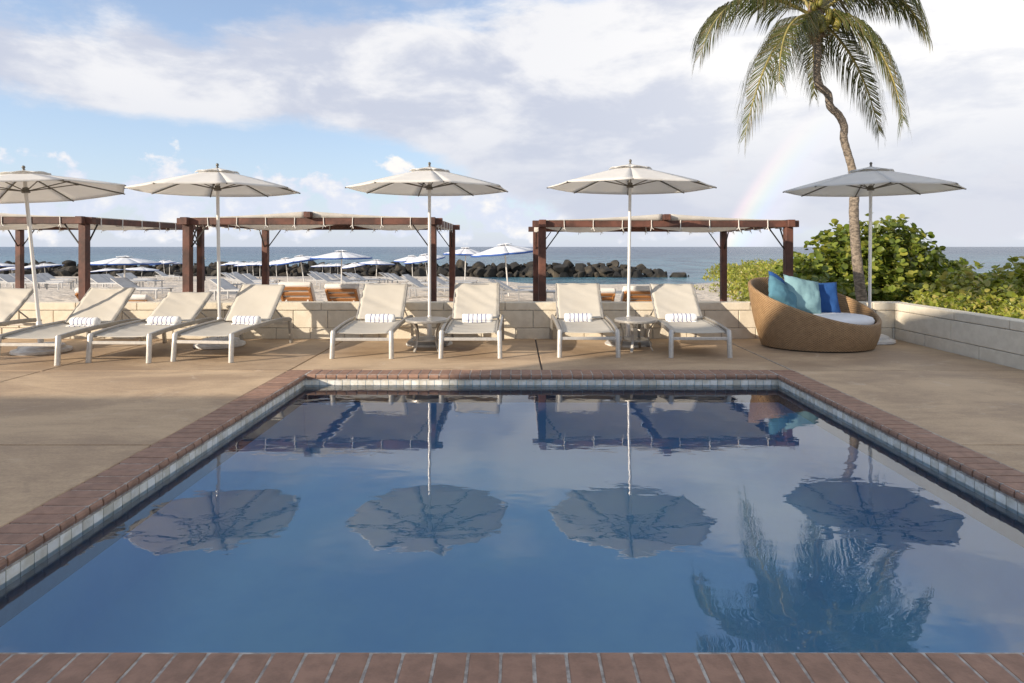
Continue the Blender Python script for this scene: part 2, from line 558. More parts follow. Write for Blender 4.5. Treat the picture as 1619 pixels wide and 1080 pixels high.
def wave_water(name, kind):
    m, g_, b = mat_new(name)
    t = m.node_tree
    out = t.nodes['Material Output']
    ge = g_.n('ShaderNodeNewGeometry').outputs['Position']
    if kind == 'pool':
        t.nodes.remove(b)
        mp = g_.n('ShaderNodeMapping')
        g_.link(ge, mp.inputs[0])
        mp.inputs['Scale'].default_value = (1.0, 1.7, 1.0)
        na = g_.noise(mp.outputs[0], 2.2, 2, 0.5, 0.3)
        nb = g_.noise(mp.outputs[0], 8.0, 2, 0.5, 0.6)
        bn = g_.n('ShaderNodeBump')
        bn.inputs['Strength'].default_value = 1.0
        bn.inputs['Distance'].default_value = 0.0016
        g_.link(g_.m('ADD', na, g_.m('MULTIPLY', nb, 0.16)), bn.inputs['Height'])
        fr = g_.n('ShaderNodeFresnel')
        fr.inputs['IOR'].default_value = 2.3
        g_.link(bn.outputs[0], fr.inputs['Normal'])
        gl = g_.n('ShaderNodeBsdfGlossy')
        gl.inputs['Roughness'].default_value = 0.0
        g_.link(bn.outputs[0], gl.inputs['Normal'])
        tr = g_.n('ShaderNodeBsdfTransparent')
        tr.inputs[0].default_value = (0.87, 0.96, 1.0, 1)
        mx = g_.n('ShaderNodeMixShader')
        g_.link(fr.outputs[0], mx.inputs[0])
        g_.link(tr.outputs[0], mx.inputs[1])
        g_.link(gl.outputs[0], mx.inputs[2])
        g_.link(mx.outputs[0], out.inputs[0])
    else:
        sp = g_.n('ShaderNodeSeparateXYZ')
        g_.link(ge, sp.inputs[0])
        mp = g_.n('ShaderNodeMapping')
        g_.link(ge, mp.inputs[0])
        mp.inputs['Scale'].default_value = (0.45, 1.0, 1.0)
        mp.inputs['Rotation'].default_value = (0, 0, 0.25)
        na = g_.noise(mp.outputs[0], 0.22, 6, 0.62, 0.3)
        nb = g_.noise(mp.outputs[0], 1.6, 4, 0.6, 0.3)
        bn = g_.n('ShaderNodeBump')
        bn.inputs['Strength'].default_value = 1.0
        bn.inputs['Distance'].default_value = 1.0
        g_.link(g_.m('ADD', g_.m('MULTIPLY', na, 1.5), g_.m('MULTIPLY', nb, 0.10)), bn.inputs['Height'])
        g_.link(bn.outputs[0], b.inputs['Normal'])
        # shallow water over sand is paler than the deep water offshore
        near = g_.ss(sp.outputs[1], 52, 420)
        colr = g_.mix(near, (0.085, 0.19, 0.225), (0.022, 0.062, 0.115))
        colr = g_.mix(g_.m('MULTIPLY', g_.ss(g_.noise(mp.outputs[0], 0.02, 4, 0.6), 0.4, 0.65), 0.35), colr, (0.012, 0.045, 0.095))
        mp2 = g_.n('ShaderNodeMapping')
        g_.link(ge, mp2.inputs[0])
        mp2.inputs['Scale'].default_value = (0.16, 0.05, 1.0)
        chop = g_.noise(mp2.outputs[0], 1.0, 9, 0.72, 0.4)
        mp3 = g_.n('ShaderNodeMapping')
        g_.link(ge, mp3.inputs[0])
        mp3.inputs['Scale'].default_value = (0.5, 0.28, 1.0)
        chop2 = g_.noise(mp3.outputs[0], 1.0, 6, 0.7, 0.4)
        colr = g_.mix(g_.m('MULTIPLY', g_.ss(chop, 0.44, 0.60), 0.75), colr, (0.008, 0.03, 0.07))  # dark wave faces painted into the colour, too fine for the bump
        colr = g_.mix(g_.m('MULTIPLY', g_.ss(chop2, 0.58, 0.70), 0.35), colr, (0.16, 0.24, 0.28))
        g_.link(colr, b.inputs['Base Color'])
        b.inputs['Roughness'].default_value = 0.22
        b.inputs['IOR'].default_value = 1.33
        b.inputs['Specular IOR Level'].default_value = 0.25
    return m


M['water'] = wave_water('pool_water', 'pool')
M['sea'] = wave_water('sea_water', 'sea')


def sand_material():
    m, g_, b = mat_new('beach_sand')
    ge = g_.n('ShaderNodeNewGeometry').outputs['Position']
    sp = g_.n('ShaderNodeSeparateXYZ')
    g_.link(ge, sp.inputs[0])
    c = g_.mix(g_.ss(g_.noise(ge, 1.3, 9, 0.7), 0.36, 0.64), (0.68, 0.595, 0.49), (0.50, 0.43, 0.345))
    wet = g_.ss(g_.m('ADD', sp.outputs[2], g_.m('MULTIPLY', g_.noise(ge, 0.25, 3), 0.25)), -1.78, -1.98)
    c = g_.mix(wet, c, (0.33, 0.29, 0.25))
    g_.link(c, b.inputs['Base Color'])
    g_.link(g_.m('SUBTRACT', 0.95, g_.m('MULTIPLY', wet, 0.55)), b.inputs['Roughness'])
    vo = g_.n('ShaderNodeTexVoronoi')
    g_.link(ge, vo.inputs['Vector'])
    vo.inputs['Scale'].default_value = 2.6
    h = g_.m('ADD', g_.m('MULTIPLY', g_.ss(vo.outputs['Distance'], 0.0, 0.5), 0.6), g_.noise(ge, 3.5, 6, 0.65))
    h = g_.m('MULTIPLY', h, g_.m('SUBTRACT', 1.0, wet))
    bn = g_.n('ShaderNodeBump')
    bn.inputs['Strength'].default_value = 0.9
    bn.inputs['Distance'].default_value = 0.16
    g_.link(h, bn.inputs['Height'])
    g_.link(bn.outputs[0], b.inputs['Normal'])
    return m


M['sand'] = sand_material()


def towel_material():
    m, g_, b = mat_new('striped_towel')
    tcn = g_.n('ShaderNodeTexCoord')
    sp = g_.n('ShaderNodeSeparateXYZ')
    g_.link(tcn.outputs['Object'], sp.inputs[0])
    wob = g_.m('MULTIPLY', g_.m('SUBTRACT', g_.noise(tcn.outputs['Object'], 9, 2), 0.5), 0.02)
    x = g_.m('ADD', sp.outputs[0], wob)
    fr = g_.m('ABSOLUTE', g_.m('SUBTRACT', g_.m('FRACT', g_.m('ADD', g_.m('MULTIPLY', x, 1 / 0.056), 0.5)), 0.5))
    f = g_.m('MULTIPLY', g_.ss(fr, 0.105, 0.065), g_.ss(g_.m('ABSOLUTE', sp.outputs[0]), 0.152, 0.148))
    c = g_.mix(f, (0.80, 0.79, 0.77), (0.025, 0.045, 0.24))
    g_.link(c, b.inputs['Base Color'])
    b.inputs['Roughness'].default_value = 0.95
    bn = g_.n('ShaderNodeBump')
    bn.inputs['Strength'].default_value = 0.5
    bn.inputs['Distance'].default_value = 0.006
    g_.link(g_.noise(tcn.outputs['Object'], 60, 4), bn.inputs['Height'])
    g_.link(bn.outputs[0], b.inputs['Normal'])
    return m


M['towel'] = towel_material()


def wicker_material():
    m, g_, b = mat_new('wicker')
    a = g_.n('ShaderNodeAttribute')
    a.attribute_name = 'weave'
    sp = g_.n('ShaderNodeSeparateXYZ')
    g_.link(a.outputs['Vector'], sp.inputs[0])
    u, v = sp.outputs[0], sp.outputs[1]
    su = g_.m('SINE', g_.m('MULTIPLY', u, 2 * PI))
    sv = g_.m('SINE', g_.m('MULTIPLY', v, 2 * PI))
    # alternating over-under weave of flat strands
    w = g_.m('ADD', 0.5, g_.m('MULTIPLY', 0.5, g_.m('MULTIPLY', su, sv)))
    gap = g_.m('MULTIPLY', g_.m('ABSOLUTE', g_.m('COSINE', g_.m('MULTIPLY', v, PI * 2))), 0.6)
    h = g_.m('ADD', g_.m('MULTIPLY', w, 0.7), gap)
    tcn = g_.n('ShaderNodeTexCoord')
    c = g_.mix(g_.ss(g_.noise(tcn.outputs['Object'], 18, 6, 0.65), 0.3, 0.7), (0.44, 0.275, 0.135), (0.33, 0.20, 0.095))
    c = g_.mix(g_.ss(h, 0.75, 0.15), c, (0.075, 0.042, 0.02))
    g_.link(c, b.inputs['Base Color'])
    b.inputs['Roughness'].default_value = 0.55
    bn = g_.n('ShaderNodeBump')
    bn.inputs['Strength'].default_value = 0.8
    bn.inputs['Distance'].default_value = 0.011
    g_.link(h, bn.inputs['Height'])
    g_.link(bn.outputs[0], b.inputs['Normal'])
    return m


M['wicker'] = wicker_material()


# ------------------------------------------------------------------ ground, sea, sand
SEA_Z = -2.15
WALL_Y = 8.95       # front face of the back wall
WALL_X = 5.36       # inner face of the right wall


def sstep(a, b, x):
    t = min(1, max(0, (x - a) / (b - a)))
    return t * t * (3 - 2 * t)


def sand_z(X, Y):
    z = -0.45
    if Y > 22: z -= 0.0325 * (Y - 22) * sstep(20, 30, Y) if Y < 30 else 0.0325 * (Y - 22)
    drop = sstep(-6, 5, X) * max(0, Y - 38) * 0.034 * (1 - 0.75 * sstep(12, 24, X))
    z -= drop
    if Y > 76: z -= (Y - 76) * 0.12
    return z


def sand_bump(X, Y):
    return 0.05 * noise.noise((X * 0.35, Y * 0.35, 1.3)) + 0.035 * noise.noise((X * 1.1, Y * 1.1, 5.3)) + 0.02 * noise.noise((X * 3.1, Y * 3.1, 2.2))


def make_sand():
    ys = [-14, -8, -3]
    y = 0.0
    while y < 88:
        ys.append(y)
        y += 0.32 if y < 26 else (0.55 if y < 50 else 1.0)
    ys += [95, 110]
    xs = []
    x = -120.0
    while x < 90:
        xs.append(x)
        x += 0.4 if -26 < x < 20 else (1.0 if -70 < x < 40 else 6.0)
    xs.append(90)
    v, f, idx = [], [], {}
    for i, xx in enumerate(xs):
        for j, yy in enumerate(ys):
            if xx < 5.3 and yy < 8.7:
                continue
            idx[(i, j)] = len(v)
            v.append((xx, yy, sand_z(xx, yy) + sand_bump(xx, yy)))
    for i in range(len(xs) - 1):
        for j in range(len(ys) - 1):
            k = [(i, j), (i + 1, j), (i + 1, j + 1), (i, j + 1)]
            if all(q in idx for q in k):
                f.append(tuple(idx[q] for q in k))
    me = bpy.data.meshes.new('beach')
    me.from_pydata(v, [], f)
    me.materials.append(M['sand'])
    me.polygons.foreach_set('use_smooth', [True] * len(me.polygons))
    o = link_mesh('beach', me)
    tag(o, 'pale trodden sand beach beyond the low block wall', kind='structure')


make_sand()
mb = MB()
xs_ = [-12000, -800, -200, 200, 800, 12000]
ys_ = [38, 120, 400, 1500, 12000]
for i in range(len(xs_) - 1):
    for j in range(len(ys_) - 1):
        mb.quad((xs_[i], ys_[j], 0), (xs_[i + 1], ys_[j], 0), (xs_[i + 1], ys_[j + 1], 0), (xs_[i], ys_[j + 1], 0))
tag(mb.build('sea', M['sea'], loc=(0, 0, SEA_Z)), 'blue rippled sea reaching to the horizon', kind='structure')

# ------------------------------------------------------------------ deck, pool
PX0, PX1, PY0, PY1 = -2.13, 2.66, 2.04, 6.42      # pool opening at the coping nose
CW = 0.25
WATER_Z = -0.106
deck = empty('deck')
tag(deck, 'brown stained concrete pool deck in large slabs', kind='structure')
bed = MB()
ox0, ox1, oy0, oy1 = PX0 - CW, PX1 + CW, PY0 - CW, PY1 + CW


def ring(mb_, x0, x1, y0, y1, X0, X1, Y0, Y1, z0, z1):
    mb_.box(((X0 + x0) / 2, (Y0 + Y1) / 2, (z0 + z1) / 2), (x0 - X0, Y1 - Y0, z1 - z0))
    mb_.box(((X1 + x1) / 2, (Y0 + Y1) / 2, (z0 + z1) / 2), (X1 - x1, Y1 - Y0, z1 - z0))
    mb_.box(((x1 + x0) / 2, (Y0 + y0) / 2, (z0 + z1) / 2), (x1 - x0, y0 - Y0, z1 - z0))
    mb_.box(((x1 + x0) / 2, (Y1 + y1) / 2, (z0 + z1) / 2), (x1 - x0, Y1 - y1, z1 - z0))


ring(bed, ox0, ox1, oy0, oy1, -14.0, WALL_X + 0.1, -2.0, WALL_Y + 0.1, -0.30, -0.016)
bed.build('slab_bed', M['joint'], deck)
xl = [-14, -8.3, -4.95, ox0, 0.28, ox1, WALL_X]
yl_side = [-2.0, 1.75, 4.15, 6.62, WALL_Y]
slabs = []
for i in range(len(xl) - 1):
    if xl[i] >= ox0 - 0.01 and xl[i + 1] <= ox1 + 0.01:
        rows = [(-2.0, oy0), (oy1, WALL_Y)]
    else:
        rows = list(zip(yl_side[:-1], yl_side[1:]))
    for (a, b_) in rows:
        slabs.append((xl[i], xl[i + 1], a, b_))
for (a, b_, c, d) in slabs:
    s = MB().box((0, 0, -0.02), (b_ - a - 0.020, d - c - 0.018, 0.04))
    s.build('concrete_slab', M['deck'], deck, loc=((a + b_) / 2, (c + d) / 2, random.uniform(-0.001, 0.001)), bevel=0.005)
for (x_, y0_, y1_) in ((ox1, oy0, WALL_Y),):
    s = MB().box((x_ + .004, (y0_ + y1_) / 2, -0.006), (0.019, y1_ - y0_, 0.013))
    s.build('joint_sealant', M['joint_sealant'], deck)

pool = empty('pool', ((PX0 + PX1) / 2, (PY0 + PY1) / 2, 0))
tag(pool, 'rectangular blue swimming pool edged with brown bullnose bricks', kind='structure')
pc = Vector(((PX0 + PX1) / 2, (PY0 + PY1) / 2, 0))


def pchild(mb_, name, m, **k):
    return mb_.build(name, m, pool, loc=tuple(-pc), **k)


IN = 0.016                       # tile face set back under the nose
wx0, wx1, wy0, wy1 = PX0 - IN, PX1 + IN, PY0 - IN, PY1 + IN
DEP = -0.85
RC = 0.34                        # cove between the walls and the floor


def shell_pt(u, v):
    # v: 0 wall top -> 1 floor centre; u: round the pool
    per = [(wx0, wy0), (wx1, wy0), (wx1, wy1), (wx0, wy1)]
    k = int(u * 4) % 4 if u < 1 else 3
    t = u * 4 - k
    a_, b_ = per[k], per[(k + 1) % 4]
    p = Vector((a_[0] + (b_[0] - a_[0]) * t, a_[1] + (b_[1] - a_[1]) * t))
    inset = lambda d_: Vector((min(max(p.x, wx0 - .012 + d_), wx1 + .012 - d_), min(max(p.y, wy0 - .012 + d_), wy1 + .012 - d_)))
    if v < .2:
        q, z_ = inset(-.0), -0.062 + (DEP + RC + 0.062) * v / .2
        q = Vector((q.x + (-.012 if p.x <= wx0 else .012 if p.x >= wx1 else 0), q.y + (-.012 if p.y <= wy0 else .012 if p.y >= wy1 else 0)))
    elif v < .8:
        a2 = (v - .2) / .6 * PI / 2
        q, z_ = inset(RC * (1 - math.cos(a2))), DEP + RC * (1 - math.sin(a2))
    else:
        d_ = RC + (v - .8) / .2 * 2.6
        q, z_ = inset(min(d_, 2.30)) if d_ < 2.1 else Vector((min(max(p.x, wx0 + 2.1), wx1 - 2.1), (wy0 + wy1) / 2)), DEP
    return (q.x, q.y, z_)


pchild(MB().grid(shell_pt, 80, 30), 'pool_basin', M['pool'], smooth=60)
fl = MB().box(((wx0 + wx1) / 2, (wy0 + wy1) / 2, DEP - 0.062), (wx1 - wx0 + 0.3, wy1 - wy0 + 0.3, 0.1))
pchild(fl, 'pool_floor', M['pool'])
wl = MB()
ring(wl, wx0 - 0.016, wx1 + 0.016, wy0 - 0.016, wy1 + 0.016, wx0 - 0.2, wx1 + 0.2, wy0 - 0.2, wy1 + 0.2, DEP - .01, -0.064)
pchild(wl, 'pool_wall', M['pool_wall'])
wb = MB().grid(lambda u, v: (wx0 - 0.011 + u * (wx1 - wx0 + 0.022), wy0 - 0.011 + v * (wy1 - wy0 + 0.022), WATER_Z), 2, 2)
wo_ = wb.build('pool_water', M['water'])
tag(wo_, 'still blue pool water mirroring parasols, palm and sky', kind='structure')

# coping bricks (bullnose): one mesh, shared
BW, BM = 0.0935, 0.1025
prof = [(-CW, -0.056), (-CW, 0.0)]
nr = 0.028
for k in range(7):
    a_ = PI / 2 - PI * k / 6
    prof.append((-nr + nr * math.cos(a_), -nr + nr * math.sin(a_)))
bv = MB()
n_ = len(prof)
for sx in (-BW / 2, BW / 2):
    for (d_, z_) in prof:
        bv.v.append((sx, d_, z_))
for k in range(n_):
    k2 = (k + 1) % n_
    bv.f.append((k, k2, n_ + k2, n_ + k))
bv.f.append(tuple(reversed(range(n_))))
bv.f.append(tuple(range(n_, 2 * n_)))
brick_me = bv.mesh('bullnose_brick', M['brick'])
mort = MB()
ring(mort, PX0 - 0.012, PX1 + 0.012, PY0 - 0.012, PY1 + 0.012, ox0 + 0.008, ox1 - 0.008, oy0 + 0.008, oy1 - 0.008, -0.058, -0.0015)
pchild(mort, 'mortar_bed', M['mortar'])


def lay(x, y, rz):
    o = link_mesh('brick', brick_me, pool, (x - pc.x, y - pc.y, 0.002 + random.uniform(-0.0015, 0.0015)),
                  (random.uniform(-.006, .006), 0, rz + random.uniform(-.008, .008)))
    md = o.modifiers.new('bev', 'BEVEL')
    md.width = 0.0025
    md.segments = 1
    md.limit_method = 'ANGLE'
    md.angle_limit = R(60)
    return o


def row(n0, n1):
    k = int((n1 - n0) / BM)
    st = (n1 - n0) / k
    return [n0 + st * (i + .5) for i in range(k)]


for x in row(PX0, PX1):
    lay(x, PY1, PI)            # far edge, nose towards -Y
for x in row(PX0 - 0.2, PX1 + 0.2):
    lay(x, PY0, 0)             # near edge, nose towards +Y
for y in row(PY0, oy1):
    lay(PX0, y, -PI / 2)       # left edge, nose towards +X
    lay(PX1, y, PI / 2)
# waterline tiles
TW, TM, TH = 0.073, 0.0775, 0.068
tile_me = MB().box((0, 0, 0), (TW, 0.010, TH)).mesh('waterline_tile', M['tile'])
tz = -0.059 - TH / 2


def tiles(n0, n1):
    k = int((n1 - n0) / TM)
    st = (n1 - n0) / k
    return [n0 + st * (i + .5) for i in range(k)]


gr = MB()
ring(gr, wx0 - 0.0075, wx1 + 0.0075, wy0 - 0.0075, wy1 + 0.0075, wx0 - 0.0115, wx1 + 0.0115, wy0 - 0.0115, wy1 + 0.0115, -0.129, -0.0585)
pchild(gr, 'tile_grout', M['grout'])
db_ = MB()
ring(db_, wx0 + 0.001, wx1 - 0.001, wy0 + 0.001, wy1 - 0.001, wx0 - 0.0118, wx1 + 0.0118, wy0 - 0.0118, wy1 + 0.0118, -0.285, -0.1285)
pchild(db_, 'dark_reflection_band', M['band'])  # strip coloured dark to stand in for the mirrored, shaded pool edge
for x in tiles(wx0, wx1):
    link_mesh('tile', tile_me, pool, (x - pc.x, wy1 - 0.004 - pc.y, tz), (0, 0, 0))
for y in tiles(wy0, wy1 - 0.012):
    link_mesh('tile', tile_me, pool, (wx0 + 0.004 - pc.x, y - pc.y, tz), (0, 0, PI / 2))
    link_mesh('tile', tile_me, pool, (wx1 - 0.004 - pc.x, y - pc.y, tz), (0, 0, PI / 2))

# ------------------------------------------------------------------ block wall
WT = 0.20
wall = empty('garden_wall', (0, WALL_Y, 0))
tag(wall, 'low cream painted concrete block wall between the deck and the beach', 'wall')


def block_run(parent, L0, L1, axis, courses, off):
    """blocks along an axis; local origin on the wall's face"""
    for (z0, z1, length, shift, nm, thick) in courses:
        x = L0 - shift
        while x < L1 - 0.02:
            a_, b_ = max(x, L0), min(x + length, L1)
            x += length
            if b_ - a_ < 0.05:
                continue
            s = MB().box((0, 0, 0), (b_ - a_ - 0.009, thick, z1 - z0 - 0.008))
            jit = random.uniform(-0.0025, 0.0025)
            if axis == 'x':
                s.build(nm, M['block'], parent, loc=((a_ + b_) / 2, WT / 2 + jit, (z0 + z1) / 2), bevel=0.006)
            else:
                s.build(nm, M['block'], parent, loc=(WT / 2 + jit, (a_ + b_) / 2, (z0 + z1) / 2), rot=(0, 0, PI / 2), bevel=0.006)


COURSES = [(-0.02, 0.148, 0.485, 0.12, 'block', WT), (0.148, 0.398, 0.485, 0.36, 'block', WT), (0.398, 0.512, 0.868, 0.30, 'cap_block', WT + 0.008)]
block_run(wall, -12.0, WALL_X + WT, 'x', COURSES, 0)
MB().box((-3.2, WT / 2, 0.0), (17.3, WT - 0.03, 1.0)).build('mortar_core', M['mortar'], wall)
wall2 = empty('garden_wall', (WALL_X, WALL_Y, 0))
tag(wall2, 'low block wall in shade running along the right edge of the deck', 'wall')
block_run(wall2, -12.0, -0.006, 'y', [(-0.02, 0.148, 0.97, 0.3, 'block', WT), (0.148, 0.398, 1.94, 0.8, 'block', WT), (0.398, 0.508, 0.868, 0.5, 'cap_block', WT + 0.008)], 0)
MB().box((WT / 2, -6.0, 0.0), (WT - 0.03, 11.9, 0.99)).build('mortar_core', M['mortar'], wall2)

# ------------------------------------------------------------------ hotel behind the camera (casts the foreground shade)
def hotel(name, x0, x1, hgt, label):
    r_ = empty(name, ((x0 + x1) / 2, -5, 0))
    tag(r_, label, 'building')
    w_ = x1 - x0
    MB().box((0, 0, hgt / 2 - 0.15), (w_, 6.0, hgt - 0.3)).build('wall', M['stucco'], r_)
    MB().box((0, 0, hgt - 0.15), (w_ + 0.0, 6.3, 0.3)).build('roof', M['stucco'], r_)
    k = int(w_ / 3)
    for i in range(k):
        x = -w_ / 2 + (i + .5) * w_ / k
        f_ = MB().box((x, 3.02, 1.25), (1.9, 0.08, 2.3)).build('window', M['pole'], r_)
        MB().box((x, 3.065, 1.25), (1.7, 0.02, 2.1)).build('pane', M['glass'], f_)
    return r_


hotel('hotel_building', -34, -13.6, 4.12, 'cream single storey hotel wing behind the pool')
hb = empty('hotel_building', (-7.5, -5, 0))
tag(hb, 'taller cream hotel wing with a shallow gable facing the pool', 'building')
gp = [(-13.62, 0), (-1.5, 0), (-1.5, 4.15), (-11.1, 6.35), (-13.62, 5.6)]
gm = MB()
for yy in (-1.995, -8.0):
    for (x_, z_) in gp:
        gm.v.append((x_ + 7.5, yy + 5, z_))
gm.f = [tuple(range(5)), tuple(reversed(range(5, 10)))] + [(k, (k + 1) % 5 + 0, (k + 1) % 5 + 5, k + 5)[::-1] for k in range(5)]
gm.build('wall', M['stucco'], hb)
for i in range(4):
    x = -4.6 + i * 3.0
    f_ = MB().box((x, 3.03, 1.25), (1.9, 0.08, 2.3)).build('window', M['pole'], hb)
    MB().box((x, 3.075, 1.25), (1.7, 0.02, 2.1)).build('pane', M['glass'], f_)


# ------------------------------------------------------------------ sun loungers on the deck
def make_lounger(x, y, rz, back_deg, label, L=0.61):
    root = empty('sun_lounger', (x, y, 0), rz)
    tag(root, label, 'sun lounger', 'sun loungers along the block wall')
    hy, hz = 0.93, 0.335
    ca, sa = math.cos(R(back_deg)), math.sin(R(back_deg))
    for s in (-1, 1):
        MB().tube([(s * .345, -.025, 0), (s * .342, -.012, .15), (s * .338, .0, .305), (s * .336, .004, .322)], [.029, .029, .029, .022], 12).build('leg', M['metal'], root, smooth=50)
        MB().bar((s * .35, 1.395, .318), (s * .352, 1.44, 0), .032, .055, up=(0, 1, 0)).build('leg', M['rail'], root, bevel=.005)
        rail = MB()
        pts = [(s * .338, .0, .300), (s * .342, .25, .322), (s * .346, .55, .340), (s * .349, .9, .348), (s * .351, 1.2, .344), (s * .351, 1.36, .333), (s * .351, 1.425, .305)]
        for a_, b_ in zip(pts[:-1], pts[1:]):
            rail.bar(a_, Vector(b_) + (Vector(b_) - Vector(a_)).normalized() * .006, .034, .052)
        rail.build('rail', M['rail'], root, bevel=.007, segs=2)
        MB().tube([(s * .302, .015, .285), (s * .303, .3, .318), (s * .303, .6, .335), (s * .303, hy, hz)], .014, 8).build('seat_frame', M['rail'], root, smooth=50)
        bt = [(s * .300, hy + .005, hz + .01), (s * .298, hy + ca * L * .5, hz + sa * L * .5 - .004), (s * .296, hy + ca * L, hz + sa * L + .004)]
        MB().tube(bt, .0145, 8).build('back_frame', M['rail'], root, smooth=50)
        MB().tube([(s * .27, hy + ca * L * .45, hz + sa * L * .45 - .02), (s * .31, hy + ca * L * .45 + .16, .345)], .009, 6).build('strut', M['rail'], root)
    MB().bar((-.335, -.006, .222), (.335, -.006, .222), .022, .036).build('crossbar', M['metal'], root, bevel=.004)
    MB().bar((-.35, 1.40, .27), (.35, 1.40, .27), .022, .036).build('crossbar', M['metal'], root, bevel=.004)
    MB().tube([(-.30, hy + .01, hz - .02), (.30, hy + .01, hz - .02)], .013, 8).build('hinge_tube', M['metal'], root)
    MB().tube([(-.295, hy + ca * L, hz + sa * L - .006), (.295, hy + ca * L, hz + sa * L - .006)], .013, 8).build('back_frame', M['rail'], root)
    ph = random.uniform(0, 9)
    sagw = random.choice((.008, .02, .045, .03))

    def seat(u, v):
        xx = (u - .5) * .60
        yy = .012 + v * (hy - .015)
        zz = .292 + .046 * math.sin(min(1, v * 1.1) * PI / 2) - .024 * math.sin(PI * u) * (.5 + .5 * math.sin(PI * v)) * (1 if v > .05 else .6)
        zz += .003 * math.sin(yy * 31 + ph + 3 * u) * sagw * 60 * .5
        return (xx, yy, zz)

    def back(u, v):
        xx = (u - .5) * .592
        d_ = v * L
        nrm = -.018 * math.sin(PI * u) * math.sin(PI * (v * .9 + .05)) + .5 * sagw * (noise.noise((u * 1.5 + ph, v * 7 + u * 3, ph)))
        nrm *= 1.0
        return (xx, hy + .012 + ca * d_ - sa * (.012 + nrm) * 1, hz + .008 + sa * d_ + ca * (.012 + nrm))
    MB().grid(seat, 14, 24).build('seat_sling', M['sling'], root, smooth=True, solid=.004)
    MB().grid(back, 14, 24).build('back_sling', M['sling'], root, smooth=True, solid=.004)
    return root


def make_towel(x, y, z, rz, label, Lh=0.185):
    Lh = Lh * random.uniform(.86, 1.06)
    t = MB()
    prof_n = 22
    ang_n = 22
    base = 0
    for i in range(prof_n + 1):
        xx = -Lh + 2 * Lh * i / prof_n
        e_ = 1 - max(0, abs(xx) / Lh - .93) * 2.2
        for j in range(ang_n):
            a_ = 2 * PI * j / ang_n
            rr_ = (.052 + .004 * noise.noise((xx * 9, math.cos(a_) * 1.5, math.sin(a_) * 1.5 + x))) * e_
            t.v.append((xx, rr_ * 1.12 * math.cos(a_), max(-.046, rr_ * math.sin(a_))))
    for i in range(prof_n):
        for j in range(ang_n):
            a_, b_ = i * ang_n + j, i * ang_n + (j + 1) % ang_n
            t.f.append((a_, b_, b_ + ang_n, a_ + ang_n))
    # spiral ends of the roll
    for sgn, off in ((-1, 0), (1, prof_n * ang_n)):
        ids = [off + j for j in range(ang_n)]
        ctr = Vector((sgn * (Lh - .004), 0, 0))
        prev = ids
        for k, sc_ in enumerate((.78, .62, .42, .2)):
            cur = []
            for j in ids:
                p = Vector(t.v[j])
                q = ctr + (p - Vector((p.x, 0, 0))) * sc_
                q.x = sgn * (Lh - (.0 if k % 2 else .008))
                cur.append(len(t.v))
                t.v.append(tuple(q))
            for j in range(ang_n):
                j2 = (j + 1) % ang_n
                fq = (prev[j], prev[j2], cur[j2], cur[j])
                t.f.append(fq if sgn < 0 else tuple(reversed(fq)))
            prev = cur
        t.f.append(tuple(prev) if sgn < 0 else tuple(reversed(prev)))
    # loose outer flap lying on the sling
    o = t.build('rolled_towel', M['towel'], smooth=60, loc=(x, y, z), rot=(0, 0, rz))
    fe_ = random.uniform(.03, .075)
    fl_ = MB().grid(lambda u, v: ((u - .5) * 2 * Lh * .97, -.03 - fe_ * v * (1 + .25 * math.sin(u * 5 + x)), -.040 - .006 * v + .002 * math.sin(u * 20)), 12, 3)
    fl_.build('loose_edge', M['towel'], o, smooth=True, solid=.008)
    tag(o, label, 'towel', 'striped towels rolled up on the loungers')
    return o


LOUNGERS = [  # x, y(front leg), theta clockwise deg, back angle, label, towel dx
    (-6.72, 7.00, 2, 40, 'cream sling lounger cut off by the left edge of the picture', None),
    (-5.36, 6.96, 2, 42, 'cream sling lounger beside the leaning parasol pole, second from the left', 0.02),
    (-4.44, 7.10, 2, 33, 'cream sling lounger with the lowest backrest, third from the left', 0.0),
    (-3.53, 7.15, 6, 46, 'cream sling lounger turned slightly, in front of the second parasol pole', 0.05),
    (-1.785, 7.36, 0, 46, 'cream sling lounger just left of the first round side table', 0.03),
    (-0.525, 7.38, 0, 47, 'cream sling lounger just right of the first round side table', 0.03),
    (0.86, 7.44, 0, 46, 'cream sling lounger just left of the second round side table', -0.04),
    (2.165, 7.42, 0, 45, 'cream sling lounger with shaded legs nearest the wicker daybed', 0.0),
]
TW_LAB = ['', 'rolled blue striped towel on the lounger by the leaning parasol pole',
          'rolled blue striped towel on the lounger with the lowest backrest',
          'rolled blue striped towel on the turned lounger by the second parasol',
          'rolled blue striped towel on the lounger left of the first side table',
          'rolled blue striped towel on the lounger right of the first side table',
          'rolled blue striped towel on the lounger left of the second side table',
          'rolled blue striped towel on the lounger nearest the wicker daybed']
for i, (x, y, th, bd, lab, tx) in enumerate(LOUNGERS):
    make_lounger(x, y, -R(th), bd, lab)
    if tx is not None:
        c_, s_ = math.cos(R(th)), math.sin(R(th))
        lx, ly = tx, 0.845
        make_towel(x + lx * c_ + ly * s_, y - lx * s_ + ly * c_, 0.375, -R(th) + random.uniform(-.05, .05), TW_LAB[i])

